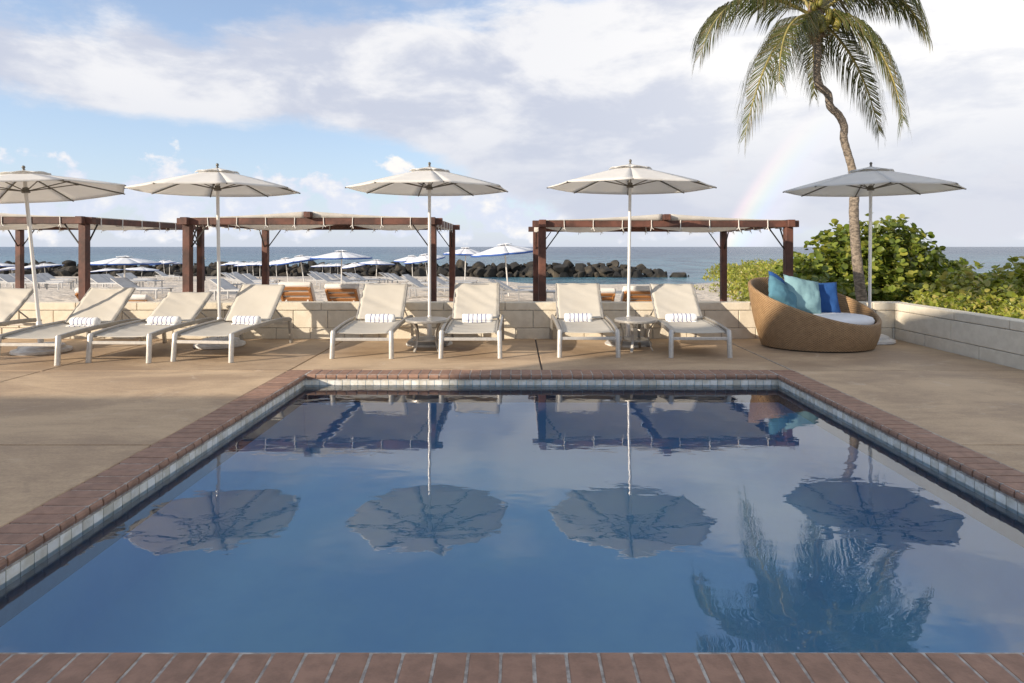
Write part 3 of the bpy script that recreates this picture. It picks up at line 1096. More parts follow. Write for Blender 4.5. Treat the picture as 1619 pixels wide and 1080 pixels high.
# ------------------------------------------------------------------ parasols on the deck
def make_parasol(x, y, rim, rise, rad, rz, tilt, base, label, canopy_mat, name='parasol'):
    root = empty(name, (x, y, 0), 0)
    tag(root, label, 'parasol', 'large off-white parasols on the pool deck')
    T = Matrix.Rotation(tilt, 4, 'Y')
    Rz = Matrix.Rotation(rz, 4, 'Z')
    rot = tuple((T @ Rz).to_euler())
    top = rim + rise
    MB().tube([(0, 0, .06), (0, 0, top - .04)], .0205, 14).build('pole', M['pole'], root, smooth=50, rot=rot)
    MB().lathe([(.028, .08), (.032, .10), (.032, .36), (.024, .38)], 14).build('pole_sleeve', M['pole'], root, smooth=40, rot=rot)
    if base == 'round':
        MB().lathe([(.30, 0), (.315, .012), (.31, .04), (.25, .055), (.235, .085), (.19, .10), (.06, .105)], 40).build('base', M['base_white'], root, smooth=35)
    else:
        MB().box((0, 0, .035), (.52, .50, .07)).build('base', M['base_grey'], root, bevel=.012)
        MB().lathe([(.31, 0), (.31, .012), (.30, .018)], 36).build('base_plate', M['base_white'], root, smooth=35)
    # canopy panels
    cvs = [(rad * math.cos(2 * PI * k / 8), rad * math.sin(2 * PI * k / 8)) for k in range(8)]
    cm = MB()
    z_ap = top - .035

    def cz(t, w):       # t 0 apex -> 1 rim; w 0..1 across panel
        return z_ap - (z_ap - rim) * (t ** 1.12) - .006 * math.sin(PI * w) * t
    for k in range(8):
        a_, b_ = Vector((*cvs[k], 0)), Vector((*cvs[(k + 1) % 8], 0))

        def pan(u, v):
            t = .10 + .90 * u
            p = (a_ * (1 - v) + b_ * v) * t
            p *= 1 - .004 * math.sin(PI * v) * u
            return (p.x, p.y, cz(t, v))
        cm.grid(pan, 10, 6)
    cm.build('canopy', canopy_mat, root, smooth=40, solid=.004, rot=rot)
    # hem
    hm = MB()
    for k in range(8):
        a_, b_ = Vector((*cvs[k], 0)), Vector((*cvs[(k + 1) % 8], 0))

        def hem(u, v):
            p = (a_ * (1 - v) + b_ * v) * (1 - .004 * math.sin(PI * v))
            return (p.x, p.y, cz(1, v) - .002 - .012 * u)
        hm.grid(hem, 1, 6)
    hm.build('hem', canopy_mat, root, smooth=40, solid=.005, rot=rot)
    vm = MB()
    for k in range(8):
        a_, b_ = Vector((*cvs[k], 0)), Vector((*cvs[(k + 1) % 8], 0))

        def vent(u, v):
            t = .02 + .24 * u
            p = (a_ * (1 - v) + b_ * v) * t
            return (p.x, p.y, cz(t, v) + .030 - .014 * u + .024 * math.sin(PI * v) * u * u)
        vm.grid(vent, 4, 5)
    vm.build('vent_cap', canopy_mat, root, smooth=40, solid=.004, rot=rot)
    MB().lathe([(.012, top - .01), (.018, top + .005), (.010, top + .015), (.020, top + .032), (.016, top + .05), (.003, top + .058)], 12).build('finial', M['rib'], root, smooth=60, rot=rot)
    hub = MB().lathe([(.022, rim - .015), (.045, rim - .012), (.045, rim + .02), (.034, rim + .025), (.034, rim + .05), (.022, rim + .055)], 14)
    hub.build('runner_hub', M['rib'], root, smooth=40, rot=rot)
    for k in range(8):
        d_ = Vector((math.cos(2 * PI * k / 8), math.sin(2 * PI * k / 8), 0))
        pts = [d_ * (rad * t) + Vector((0, 0, cz(t, 0) - .014)) for t in (.03, .35, .7, 1.0)]
        pts.append(d_ * (rad * 1.012) + Vector((0, 0, cz(1.0, 0) - .016)))
        rb = MB().tube(pts, .0085, 6).build('rib', M['rib'], root, rot=rot)
        q = d_ * (rad * .50) + Vector((0, 0, cz(.5, 0) - .022))
        st = MB().tube([d_ * .04 + Vector((0, 0, rim + .012)), q], .0065, 6)
        st.box(tuple(q), (.03, .03, .024))
        st.build('strut', M['rib'], rb)
    return root


PAR = [
    (-5.84, 7.80, 1.985, .27, 1.12, R(10), R(-5.7), 'round', 'leaning cream parasol at the left edge with white round base'),
    (-3.87, 8.28, 2.045, .29, 1.035, R(22.5 + 8), R(-.8), 'round', 'cream parasol second from the left behind the turned lounger'),
    (-1.15, 8.46, 2.075, .30, 1.08, R(22.5 - 6), 0, 'square', 'cream parasol rising behind the first round side table'),
    (1.505, 8.45, 2.10, .31, 1.105, R(22.5 + 14), R(.7), 'square', 'cream parasol rising behind the second round side table'),
    (4.84, 8.65, 2.08, .32, 1.10, R(22.5 + 4), R(.5), 'round', 'shaded grey looking parasol behind the wicker daybed'),
]
for p in PAR:
    make_parasol(*p, M['canopy'])

# ------------------------------------------------------------------ round side tables
def make_table(x, y, rz, label):
    root = empty('side_table', (x, y, 0), rz)
    tag(root, label, 'side table', 'round side tables between the loungers')
    MB().lathe([(.20, .355), (.262, .357), (.268, .365), (.268, .385), (.262, .392), (.15, .393)], 48).build('table_top', M['rail'], root, smooth=35)
    for k in range(4):
        a_ = PI / 4 + k * PI / 2
        d_ = Vector((math.cos(a_), math.sin(a_), 0))
        side = Vector((-d_.y, d_.x, 0))
        pts = [(.23, .357), (.19, .30), (.165, .22), (.165, .13), (.19, .05), (.215, 0.0)]
        lg = MB()
        for (r0, z0), (r1, z1) in zip(pts[:-1], pts[1:]):
            A_, B_ = d_ * r0 + Vector((0, 0, z0)), d_ * r1 + Vector((0, 0, z1))
            dd = (B_ - A_).normalized() * .004
            lg.bar(A_ - dd * 0, B_ + dd * (1 if z1 > 0 else 0), .036, .014, up=d_)
        lg.build('leg', M['rail'], root, bevel=.003)
    MB().lathe([(.150, .125), (.172, .125), (.172, .14), (.150, .14)], 32).build('ring', M['rail'], root, smooth=35)
    return root


make_table(-1.115, 7.96, .12, 'round metal side table with curved legs in front of the third parasol')
make_table(1.515, 7.96, .35, 'round metal side table with curved legs in front of the fourth parasol')

# ------------------------------------------------------------------ wicker daybed and pillows
DBX, DBY = 3.93, 8.25
db = empty('wicker_daybed', (DBX, DBY, 0), 0)
tag(db, 'round tan wicker daybed with one high curved side and white seat pad', 'daybed')


def rim_z(a_):
    return .585 + .27 * math.cos(a_ - R(128))


def shell(u, v, inner=False):
    a_ = 2 * PI * u
    zt = rim_z(a_)
    z_ = .018 + (zt - .018) * v
    gr_ = z_ / .55
    rx = .690 + .125 * gr_ ** .9 + (.02 * math.sin(PI * v))
    ry = .545 + .085 * gr_ ** .9 + (.02 * math.sin(PI * v))
    if inner:
        rx -= .055
        ry -= .055
    return Vector((rx * math.cos(a_), ry * math.sin(a_), z_))


NA, NV = 96, 14
bw = MB()
wv = []
for i in range(NA + 1):
    row_pts = [shell(i / NA, j / NV) for j in range(NV + 1)]
    top_ = row_pts[-1]
    inn = shell(i / NA, 1, True)
    mid = (top_ + inn) / 2 + Vector((0, 0, .022))
    row_pts += [top_ * .75 + inn * .25 + Vector((0, 0, .017)), mid, top_ * .25 + inn * .75 + Vector((0, 0, .017)), inn]
    zt = inn.z
    for j in range(1, 9):
        q = shell(i / NA, 1 - j / 9 * (1 - .25 / zt), True)
        row_pts.append(q)
    s_acc = 0
    for j, p in enumerate(row_pts):
        if j: s_acc += (p - row_pts[j - 1]).length
        bw.v.append(tuple(p))
        wv.append((i / NA * 104, s_acc / .028, 0))
nv_ = len(bw.v) // (NA + 1)
for i in range(NA):
    for j in range(nv_ - 1):
        a_ = i * nv_ + j
        bw.f.append((a_, a_ + nv_, a_ + nv_ + 1, a_ + 1))
ob = bw.build('wicker_shell', M['wicker'], db, smooth=True)
at_ = ob.data.attributes.new('weave', 'FLOAT_VECTOR', 'POINT')
at_.data.foreach_set('vector', [c for p in wv for c in p])
pl_ = MB().lathe([(.60, 0), (.62, .004), (.62, .03), (.60, .034)], 48).build('plinth', M['dark_metal'], db)
pl_.scale = (1.06, .84, 1)
cu_ = MB().lathe([(.55, .25), (.66, .26), (.71, .285), (.72, .33), (.70, .365), (.64, .382), (.4, .392), (.02, .396)], 56).build('seat_cushion', M['seat_white'], db, smooth=True, loc=(0, 0, .028))
cu_.scale = (.965, .735, 1)


def make_pillow(w, h, t, m_, loc, rot, label):
    mb_ = MB()
    N = 18
    seed = random.uniform(0, 50)

    def surf(sgn):
        def fn(u, v):
            a_, b_ = 2 * u - 1, 2 * v - 1
            px_ = a_ * (1 - .075 * (1 - b_ * b_) * abs(a_) ** 3)
            py_ = b_ * (1 - .075 * (1 - a_ * a_) * abs(b_) ** 3)
            th = (max(0, 1 - a_ ** 4) ** .55) * (max(0, 1 - b_ ** 4) ** .55)
            z_ = sgn * (t / 2) * th * (1 - .12 * b_)
            z_ += .030 * th * noise.noise((a_ * 1.7 + seed, b_ * 1.7, sgn))
            z_ += .026 * th ** .4 * abs(noise.noise((a_ * 4.1 + seed, b_ * 2.2, sgn * 3)))
            return (px_ * w / 2, py_ * h / 2, z_)
        return fn
    mb_.grid(surf(1), N, N)
    k = len(mb_.f)
    mb_.grid(surf(-1), N, N)
    mb_.f[k:] = [tuple(reversed(q)) for q in mb_.f[k:]]
    o = mb_.build('throw_pillow', m_, smooth=True, loc=loc, rot=rot)
    wd = o.modifiers.new('weld', 'WELD')
    wd.merge_threshold = .0008
    tag(o, label, 'pillow', 'throw pillows on the wicker daybed')
    return o


make_pillow(.54, .47, .16, M['royal'], (DBX + .17, DBY + .30, .60), (R(70), 0, R(-4)), 'upright royal blue throw pillow at the right of the heap')
make_pillow(.50, .46, .15, M['royal'], (DBX - .40, DBY + .14, .69), (R(60), R(30), R(30)), 'royal blue throw pillow half hidden between two teal ones')
make_pillow(.52, .50, .16, M['aqua'], (DBX - .14, DBY + .10, .66), (R(64), R(12), R(8)), 'pale aqua throw pillow leaning in the middle of the heap')
make_pillow(.50, .42, .15, M['teal'], (DBX - .50, DBY - .12, .665), (R(50), R(38), R(14)), 'teal throw pillow resting on the left rim of the daybed')

# ------------------------------------------------------------------ pergolas
def make_pergola(x0, x1, yf, yb, zt, label):
    cx = (x0 + x1) / 2
    root = empty('pergola', (cx, yf, -0.45), 0)
    tag(root, label, 'pergola', 'timber pergolas on the sand behind the wall')
    g0 = 0.45
    bh, bw_, pw = .108, .10, .122
    hx = (x1 - x0) / 2
    D = yb - yf
    zb = zt - bh + g0

    def wood(name, a_, b_, w_, h_, p=root):
        return MB().bar(a_, b_, w_, h_).build(name, M['wood'], p, bevel=.006)
    for (sx, yy) in ((-1, 0), (1, 0), (-1, D), (1, D)):
        po = MB().box((sx * hx, yy, (zb - .1) / 2), (pw, pw, zb + .1)).build('post', M['wood'], root, bevel=.008)
        br = MB().bar((sx * (hx - .32), yy, zb - .005), (sx * (hx - pw / 2), yy, zb - .36), .018, .018)
        br.build('brace', M['dark_metal'], po)
        dyb = .32 if yy == 0 else -.32
        MB().bar((sx * hx, yy + dyb, zb - .005), (sx * hx, yy + (pw / 2 if yy == 0 else -pw / 2), zb - .36), .018, .018).build('brace', M['dark_metal'], po)
    for yy in (0, D):
        wood('beam', (-hx - .16, yy, zb + bh / 2), (hx + .16, yy, zb + bh / 2), bw_, bh)
    for sx in (-1, 1):
        wood('beam', (sx * (hx - .012), bw_ / 2 + .002, zb + bh / 2 - .003), (sx * (hx - .012), D - bw_ / 2 - .002, zb + bh / 2 - .003), bw_, bh - .008)
        MB().bar((sx * (hx + .0), -.145, zb + bh / 2 + .004), (sx * (hx + .0), -bw_ / 2 - .002, zb + bh / 2 + .004), pw * .95, bh + .012).build('beam_end', M['wood'], root, bevel=.006)
    wood('ridge_beam', (0, -.16, zb + bh + .05), (0, D + .1, zb + bh + .05), .11, .095)
    # canvas in two halves, sagging between ridge and side beams
    for sx in (-1, 1):
        ph = random.uniform(0, 9)

        def cv(u, v):
            xx = sx * (.06 + u * (hx + .03 - .06))
            yy = -.055 + v * (D + .11)
            hang = zb + bh + .006 + .098 * (1 - u) ** 1.6
            inside = sstep(0, .16, v) * sstep(0, .16, 1 - v) * sstep(0, .15, 1 - u) * sstep(0, .12, u)
            sag = .19 * math.sin(PI * v) ** .8 * math.sin(PI * (u * .8 + .15)) ** 1 * inside
            rip = .014 * math.sin(v * 26 + 2.5 * math.sin(u * 7 + ph)) * inside
            edge = -.012 * abs(math.sin(u * 5 * PI)) * (1 - sstep(0, .1, v)) * 0.4
            return (xx, yy, hang - sag + rip + edge)
        MB().grid(cv, 26, 26).build('canvas', M['canvas'], root, smooth=True, solid=.004)
    for sx in (-1, 1):
        def flap(u, v):
            xx = sx * (.058 + u * (hx - .10))
            top_ = zb + bh + .008 + .098 * (1 - u) ** 1.6
            return (xx, -.058 - .004 * math.sin(u * 30), top_ * v + (zb + bh + .001) * (1 - v))
        MB().grid(flap, 24, 2).build('canvas_edge', M['canvas'], root, smooth=True, solid=.003)
    # rope ties round the beams
    tie = MB()
    w2, h2 = bw_ / 2 + .007, bh / 2 + .008
    lp = [(0, -w2, -h2), (0, w2, -h2), (0, w2, h2), (0, -w2, h2), (0, -w2, -h2)]
    for a_, b_ in zip(lp[:-1], lp[1:]):
        tie.bar(a_, b_, .014, .010, up=(1, 0, 0))
    tie.bar((0, -w2, -h2), (.035, -w2, -h2 - .03), .008, .008)
    tie.bar((0, -w2, -h2), (-.02, -w2 - .01, -h2 - .055), .008, .008)
    tme = tie.mesh('rope_tie', M['rope'])
    n_t = 8
    for i in range(n_t):
        xx = -hx + (i + .75) * (2 * hx) / (n_t + .5)
        if abs(xx) < .12: xx += .2
        link_mesh('tie', tme, root, (xx, 0, zb + bh / 2), (0, random.uniform(-.06, .06), 0), (random.choice((-1, 1)), 1, 1))
        link_mesh('tie', tme, root, (xx + .1, D, zb + bh / 2), (0, random.uniform(-.06, .06), 0))
    for i in range(6):
        for sx in (-1, 1):
            link_mesh('tie', tme, root, (sx * (hx - .012), .35 + i * (D - .6) / 5.5, zb + bh / 2 - .003), (0, random.uniform(-.06, .06), PI / 2))
    return root


make_pergola(-11.05, -7.02, 10.3, 14.1, 1.78, 'red brown timber pergola cut off by the left edge of the picture')
make_pergola(-5.335, -1.35, 10.3, 13.5, 1.765, 'red brown timber pergola with cream canvas in the middle')
make_pergola(0.435, 4.44, 10.3, 13.5, 1.725, 'red brown timber pergola with cream canvas nearest the palm')

# ------------------------------------------------------------------ teak sunbeds under the pergolas
def make_sunbed(x, y, up, label):
    """teak frame with slats; the raised head end faces the pool"""
    z = sand_z(x, y)
    root = empty('teak_sunbed', (x, y, z), 0)
    tag(root, label, 'sunbed', 'teak sunbeds with white pads under the pergolas')
    w_ = .30
    hz = .36
    for s in (-1, 1):
        MB().bar((s * w_, -.05, hz), (s * w_, 1.9, hz), .035, .07).build('side_rail', M['teak'], root, bevel=.005)
        for yy in (.0, 1.8):
            MB().box((s * w_, yy, hz / 2 - .03), (.055, .055, hz - .02)).build('leg', M['teak'], root, bevel=.005)
    ca, sa = math.cos(R(up)), math.sin(R(up))
    Lb = .72
    hy = .62

    def bp(d_, off=0):        # point on the backrest, d_ from hinge towards the head (towards -Y)
        return (hy - ca * d_ + sa * off, hz + .04 + sa * d_ + ca * off)
    for s in (-1, 1):
        (ya, za), (yb_, zb_) = bp(0), bp(Lb)
        MB().bar((s * (w_ - .03), ya, za), (s * (w_ - .03), yb_, zb_), .04, .05).build('back_rail', M['teak'], root, bevel=.004)
        MB().bar((s * (w_ - .1), *bp(Lb * .6)), (s * (w_ - .1), hy - .55, hz), .025, .025).build('prop', M['cushion'], root)
    for k in range(6):
        yy, zz = bp(.08 + k * (Lb - .1) / 5)
        MB().bar((-w_ + .05, yy, zz), (w_ - .05, yy, zz), .07, .018, up=(0, sa, ca)).build('slat', M['teak'], root, bevel=.003)
    for k in range(9):
        MB().box((0, hy + .08 + k * .14, hz + .03), (2 * w_ - .06, .09, .018)).build('slat', M['teak'], root, bevel=.003)
    pad = MB()
    (y0, z0), (y1, z1) = bp(.0, .07), bp(Lb + .06, .07)
    pad.bar((0, y0, z0), (0, y1, z1), 2 * w_ + .02, .11, up=(0, sa, ca))
    pad.build('back_pad', M['cushion'], root, bevel=.04, segs=3, smooth=60)
    MB().box((0, (hy + 1.92) / 2, hz + .095), (2 * w_ + .02, 1.92 - hy, .10)).build('seat_pad', M['cushion'], root, bevel=.035, segs=3, smooth=60)
    return root


make_sunbed(-4.06, 11.4, 56, 'teak sunbed with raised white pad, left one behind the wall under the middle pergola')
make_sunbed(-3.25, 11.6, 50, 'teak sunbed with white pad, second behind the wall under the middle pergola')
make_sunbed(-2.48, 11.75, 50, 'teak sunbed mostly hidden by a lounger back under the middle pergola')
make_sunbed(1.55, 11.6, 41, 'low teak sunbed with white pad left of the fourth parasol pole')
make_sunbed(2.32, 11.7, 44, 'low teak sunbed with white pad right of the fourth parasol pole')
make_sunbed(-7.65, 11.3, 44, 'teak sunbed behind the wall beside the leaning parasol pole')
make_sunbed(-7.00, 11.5, 30, 'low teak sunbed showing a strip of wood above the wall')

# ------------------------------------------------------------------ beach parasols
def make_beach_parasol_proto():
    root = empty('beach_parasol')
    Hh, rad, rise = 2.1, 1.22, .36
    rim = Hh - rise
    MB().tube([(0, 0, -.1), (0, 0, Hh - .04)], .026, 8).build('pole', M['pole'], root, smooth=50)
    cm, hm, vm = MB(), MB(), MB()
    cvs = [(rad * math.cos(2 * PI * k / 8), rad * math.sin(2 * PI * k / 8)) for k in range(8)]
    for k in range(8):
        a_, b_ = Vector((*cvs[k], 0)), Vector((*cvs[(k + 1) % 8], 0))
        cm.grid(lambda u, v: tuple((a_ * (1 - v) + b_ * v) * (.08 + .92 * u) + Vector((0, 0, Hh - .03 - (rise - .03) * (.08 + .92 * u) ** 1.1 - .02 * math.sin(PI * v) * u))), 4, 3)
        hm.grid(lambda u, v: tuple((a_ * (1 - v) + b_ * v) * 1.004 + Vector((0, 0, rim - .02 * math.sin(PI * v) - .075 * u + .008))), 1, 3)
        vm.grid(lambda u, v: tuple((a_ * (1 - v) + b_ * v) * (.01 + .22 * u) + Vector((0, 0, Hh + .02 - .07 * u + .03 * math.sin(PI * v) * u))), 2, 3)
    cm.build('canopy', M['beach_canopy'], root, smooth=40, solid=.004)
    hm.build('blue_hem', M['blue_trim'], root, smooth=40, solid=.005)
    vm.build('vent_cap', M['beach_canopy'], root, smooth=40, solid=.004)
    for k in range(8):
        d_ = Vector((math.cos(2 * PI * k / 8), math.sin(2 * PI * k / 8), 0))
        MB().tube([d_ * .05 + Vector((0, 0, Hh - .06)), d_ * rad * .99 + Vector((0, 0, rim - .01))], .008, 4).build('rib', M['pole'], root)
    return root


BP = [  # px, py of apex, canopy width px, tilt deg (about Y, clockwise positive), label
    (797, 384, 108, -5, 'big white beach parasol with blue hem nearest the right pergola post'),
    (737, 390, 73, 2, 'white beach parasol with blue hem seen behind the dark pergola post'),
    (670, 401, 68, -9, 'tilted white beach parasol beside the third deck parasol pole'),
    (651, 403, 60, -2, 'white beach parasol left of the third deck parasol pole'),
    (596, 410, 57, 2, 'small white beach parasol above the lounger left of the first side table'),
    (559, 415, 44, -10, 'small tilted beach parasol just right of the big middle one'),
    (540, 395, 95, 0, 'big white beach parasol in the middle of the beach group'),
    (534, 416, 38, 0, 'flat far beach parasol under the big middle one, right of three'),
    (522, 416.5, 38, 0, 'flat far beach parasol under the big middle one, middle of three'),
    (510, 417, 38, 0, 'flat far beach parasol under the big middle one, left of three'),
    (474, 403, 76, -9, 'leaning white beach parasol left of the big middle one'),
    (451, 407, 62, -7, 'leaning white beach parasol just right of the rear pergola post'),
    (436, 411, 50, -3, 'white beach parasol touching the rear pergola post on its right'),
    (411, 413, 42, 0, 'far beach parasol touching the rear pergola post on its left'),
    (399, 413.5, 41, -4, 'far beach parasol, third right of the second deck parasol pole'),
    (390, 414, 40, -4, 'far beach parasol, second right of the second deck parasol pole'),
    (376, 412.5, 38, 0, 'far beach parasol, first right of the second deck parasol pole'),
    (366, 413, 37, -5, 'far beach parasol close behind the second deck parasol pole'),
    (268, 411.5, 38, 0, 'far beach parasol just left of the paired pergola posts'),
    (258, 411, 39, -6, 'far leaning beach parasol, left one of the close pair'),
    (197, 404, 108, 0, 'big white beach parasol in front of the left rocks'),
    (225, 422, 50, 4, 'beach parasol partly hidden behind the big left one, right side'),
    (168, 424, 52, -4, 'beach parasol partly hidden behind the big left one, left side'),
    (70, 416, 52, -6, 'beach parasol right of the leaning deck parasol pole'),
    (52, 418, 56, -6, 'beach parasol just left of the leaning deck parasol pole'),
    (18, 421, 52, -8, 'beach parasol just left of the far left pergola post'),
    (-6, 414, 60, 0, 'beach parasol cut by the left edge of the picture'),
]
bp0 = make_beach_parasol_proto()
for i, (px, py, w, tl, lab) in enumerate(BP):
    Z = 2.44 * F_PX / w
    Z = min(Z, 66.5)
    p = at(px, py, Z)
    o = bp0 if i == 0 else copy_tree(bp0)
    gz = sand_z(p.x, Z)
    hh = (p.z - gz) / math.cos(R(tl))
    s_h = hh / 2.13
    s_w = w * Z / F_PX / 2.44
    o.location = (p.x - math.sin(R(tl)) * hh, Z, gz)
    o.rotation_euler = (0, R(tl), random.uniform(0, .7))
    o.rotation_mode = 'XYZ'
    o.scale = (s_w, s_w, s_h)
    tag(o, lab, 'beach parasol', 'white beach parasols with blue hems')

# ------------------------------------------------------------------ beach loungers
def make_beach_lounger_proto():
    root = empty('beach_lounger')
    for s in (-1, 1):
        MB().bar((-.55, s * .32, .32), (1.35, s * .32, .32), .035, .04).build('rail', M['beach_metal'], root)
        for xx in (-.35, 1.28):
            MB().bar((xx, s * .32, 0), (xx, s * .32, .31), .04, .04).build('leg', M['beach_metal'], root)
        MB().bar((.0, s * .30, .34), (-.55, s * .30, .66), .03, .03).build('back_frame', M['beach_metal'], root)
    MB().box((.68, 0, .335), (1.3, .56, .012)).build('seat_sling', M['beach_sling'], root)
    MB().bar((.0, 0, .345), (-.55, 0, .665), .56, .012).build('back_sling', M['beach_sling'], root)
    MB().bar((-.28, .2, .52), (-.40, .2, .33), .02, .02).build('strut', M['beach_metal'], root)
    return root


BLG = [  # px, py of the ground under its middle, landmark phrase
    (22, 459, 'left of the far left pergola post'), (10, 455, 'left of the far left pergola post'), (36, 452, 'left of the far left pergola post'),
    (62, 459, 'right of the leaning deck parasol pole'), (72, 455, 'right of the leaning deck parasol pole'), (82, 450, 'right of the leaning deck parasol pole'),
    (164, 460.5, 'below the big left beach parasol'), (172, 457.5, 'below the big left beach parasol'), (181, 455, 'below the big left beach parasol'),
    (205, 452.5, 'below the big left beach parasol'), (212, 449.5, 'below the big left beach parasol'), (208, 472, 'below the big left beach parasol'),
    (262, 444.5, 'left of the paired pergola posts'), (258, 441.5, 'left of the paired pergola posts'),
    (366, 448, 'right of the second deck parasol pole'), (374, 451, 'right of the second deck parasol pole'), (384, 454, 'right of the second deck parasol pole'),
    (392, 457, 'right of the second deck parasol pole'), (403, 453, 'right of the second deck parasol pole'), (381, 445, 'right of the second deck parasol pole'),
    (365, 475, 'right of the second deck parasol pole'), (395, 463, 'right of the second deck parasol pole'),
    (500, 441, 'among the middle beach parasols'), (508, 444, 'among the middle beach parasols'), (520, 447, 'among the middle beach parasols'),
    (530, 450, 'among the middle beach parasols'), (543, 453, 'among the middle beach parasols'), (556, 446, 'among the middle beach parasols'),
    (566, 449, 'among the middle beach parasols'), (575, 452, 'among the middle beach parasols'), (522, 457, 'among the middle beach parasols'),
    (505, 453, 'among the middle beach parasols'), (552, 459, 'among the middle beach parasols'),
    (614, 447, 'left of the third deck parasol pole'), (624, 450, 'left of the third deck parasol pole'), (634, 453, 'left of the third deck parasol pole'),
    (660, 461, 'left of the third deck parasol pole'), (668, 471, 'left of the third deck parasol pole'),
    (700, 459, 'behind the right posts of the middle pergola'), (703, 465, 'behind the right posts of the middle pergola'), (712, 455, 'behind the right posts of the middle pergola'),
    (812, 478, 'below the big right beach parasol'), (800, 475.5, 'below the big right beach parasol'),
]
ORD = ['nearest', 'second nearest', 'third nearest', 'fourth nearest', 'fifth nearest', 'sixth nearest', 'seventh nearest', 'eighth nearest', 'ninth nearest', 'tenth nearest', 'farthest but one', 'farthest']


def ground_hit(px, py):
    """where the line of sight through a photo pixel meets the sand"""
    Y = 12.0
    while Y < 75:
        p = at(px, py, Y)
        if p.z <= sand_z(p.x, Y):
            break
        Y += 0.15
    return at(px, py, Y)


bl0 = make_beach_lounger_proto()
cnt = {}
order = sorted(range(len(BLG)), key=lambda i: -BLG[i][1])
used = False
for i in order:
    px, py, ph = BLG[i]
    p = ground_hit(px, py)
    o = bl0 if not used else copy_tree(bl0)
    used = True
    k = cnt.get(ph, 0)
    cnt[ph] = k + 1
    o.location = (p.x, p.y, sand_z(p.x, p.y) + .02)
    o.rotation_euler = (0, 0, R(-8 + random.uniform(-6, 6)))
    tag(o, 'grey beach lounger %s, %s one' % (ph, ORD[min(k, 11)]), 'beach lounger', 'grey loungers out on the sand')


def beach_table(px, py, label):
    p = ground_hit(px, py)
    r_ = empty('beach_table', (p.x, p.y, sand_z(p.x, p.y)))
    tag(r_, label, 'beach table', 'small tables on the sand')
    MB().box((0, 0, .5), (.9, .6, .03)).build('table_top', M['beach_metal'], r_)
    for sx in (-1, 1):
        for sy in (-1, 1):
            MB().box((sx * .4, sy * .25, .24), (.03, .03, .5)).build('leg', M['beach_metal'], r_)


beach_table(233, 466, 'small grey table on the sand right of the big left beach parasol')
beach_table(841, 480, 'small grey table on the sand beside the left post of the right pergola')

# ------------------------------------------------------------------ person on the beach, behind the paired posts
def make_person(px, py):
    p = ground_hit(px, py)
    me = bpy.data.meshes.new('body')
    v = [(0, 0, .95), (0, 0, 1.15), (0, .02, 1.40), (0, .02, 1.50), (0, .0, 1.64), (-.19, .01, 1.38), (-.25, -.03, 1.12), (-.22, -.16, .92),
         (.19, .01, 1.38), (.26, .0, 1.12), (.25, -.10, .88), (-.10, 0, .88), (-.11, -.03, .48), (-.11, .03, .08), (-.12, -.10, .03),
         (.10, 0, .88), (.13, .05, .48), (.13, .10, .08), (.14, -.02, .03)]
    e = [(0, 1), (1, 2), (2, 3), (3, 4), (2, 5), (5, 6), (6, 7), (2, 8), (8, 9), (9, 10), (0, 11), (11, 12), (12, 13), (13, 14), (0, 15), (15, 16), (16, 17), (17, 18)]
    rr_ = [(.17, .12), (.16, .11), (.18, .11), (.06, .06), (.095, .11), (.06, .06), (.045, .045), (.035, .03), (.06, .06), (.045, .045), (.035, .03),
           (.095, .095), (.065, .065), (.045, .045), (.035, .03), (.095, .095), (.065, .065), (.045, .045), (.035, .03)]
    me.from_pydata(v, e, [])
    o = link_mesh('person', me, None, (p.x, p.y, sand_z(p.x, p.y)), (0, 0, R(-60)))
    o.modifiers.new('skin', 'SKIN')
    for i, sv in enumerate(me.skin_vertices[0].data):
        sv.radius = rr_[i]
        sv.use_root = (i == 0)
    sb = o.modifiers.new('sub', 'SUBSURF')
    sb.levels = sb.render_levels = 2
    me.materials.append(M['cloth_dark'])
    MB().lathe([(.17, 1.66), (.18, 1.67), (.10, 1.685), (.095, 1.75), (.06, 1.78), (.01, 1.785)], 16).build('hat', M['straw'], o, smooth=50)
    MB().lathe([(.01, 1.52), (.06, 1.535), (.088, 1.60), (.09, 1.66), (.02, 1.70)], 14).build('face', M['skin'], o, smooth=60)
    o.location.z += 0.0
    tag(o, 'person in dark clothes and a pale hat standing beyond the paired posts', 'person')


make_person(321.5, 445)

# ------------------------------------------------------------------ breakwater of boulders
bk = empty('breakwater', (-20, 73, SEA_Z))
tag(bk, 'long breakwater of dark boulders at the edge of the sea', 'breakwater')


def rock_mesh(seed):
    rnd_ = random.Random(seed)
    import bmesh
    bm = bmesh.new()
    bmesh.ops.create_icosphere(bm, subdivisions=3, radius=.5)
    cuts = []
    for _ in range(17):
        d_ = Vector((rnd_.uniform(-1, 1), rnd_.uniform(-1, 1), rnd_.uniform(-1, 1))).normalized()
        cuts.append((d_, rnd_.uniform(.22, .40)))
    for vv in bm.verts:
        for d_, k in cuts:
            t = vv.co.dot(d_)
            if t > k:
                vv.co -= d_ * (t - k) * .97
        vv.co *= 1 + .07 * noise.noise(vv.co * 4 + Vector((seed, 0, 0)))
    me = bpy.data.meshes.new('boulder')
    bm.to_mesh(me)
    bm.free()
    me.materials.append(M['rock'])
    me.polygons.foreach_set('use_smooth', [True] * len(me.polygons))
    me.set_sharp_from_angle(angle=R(16))
    return me


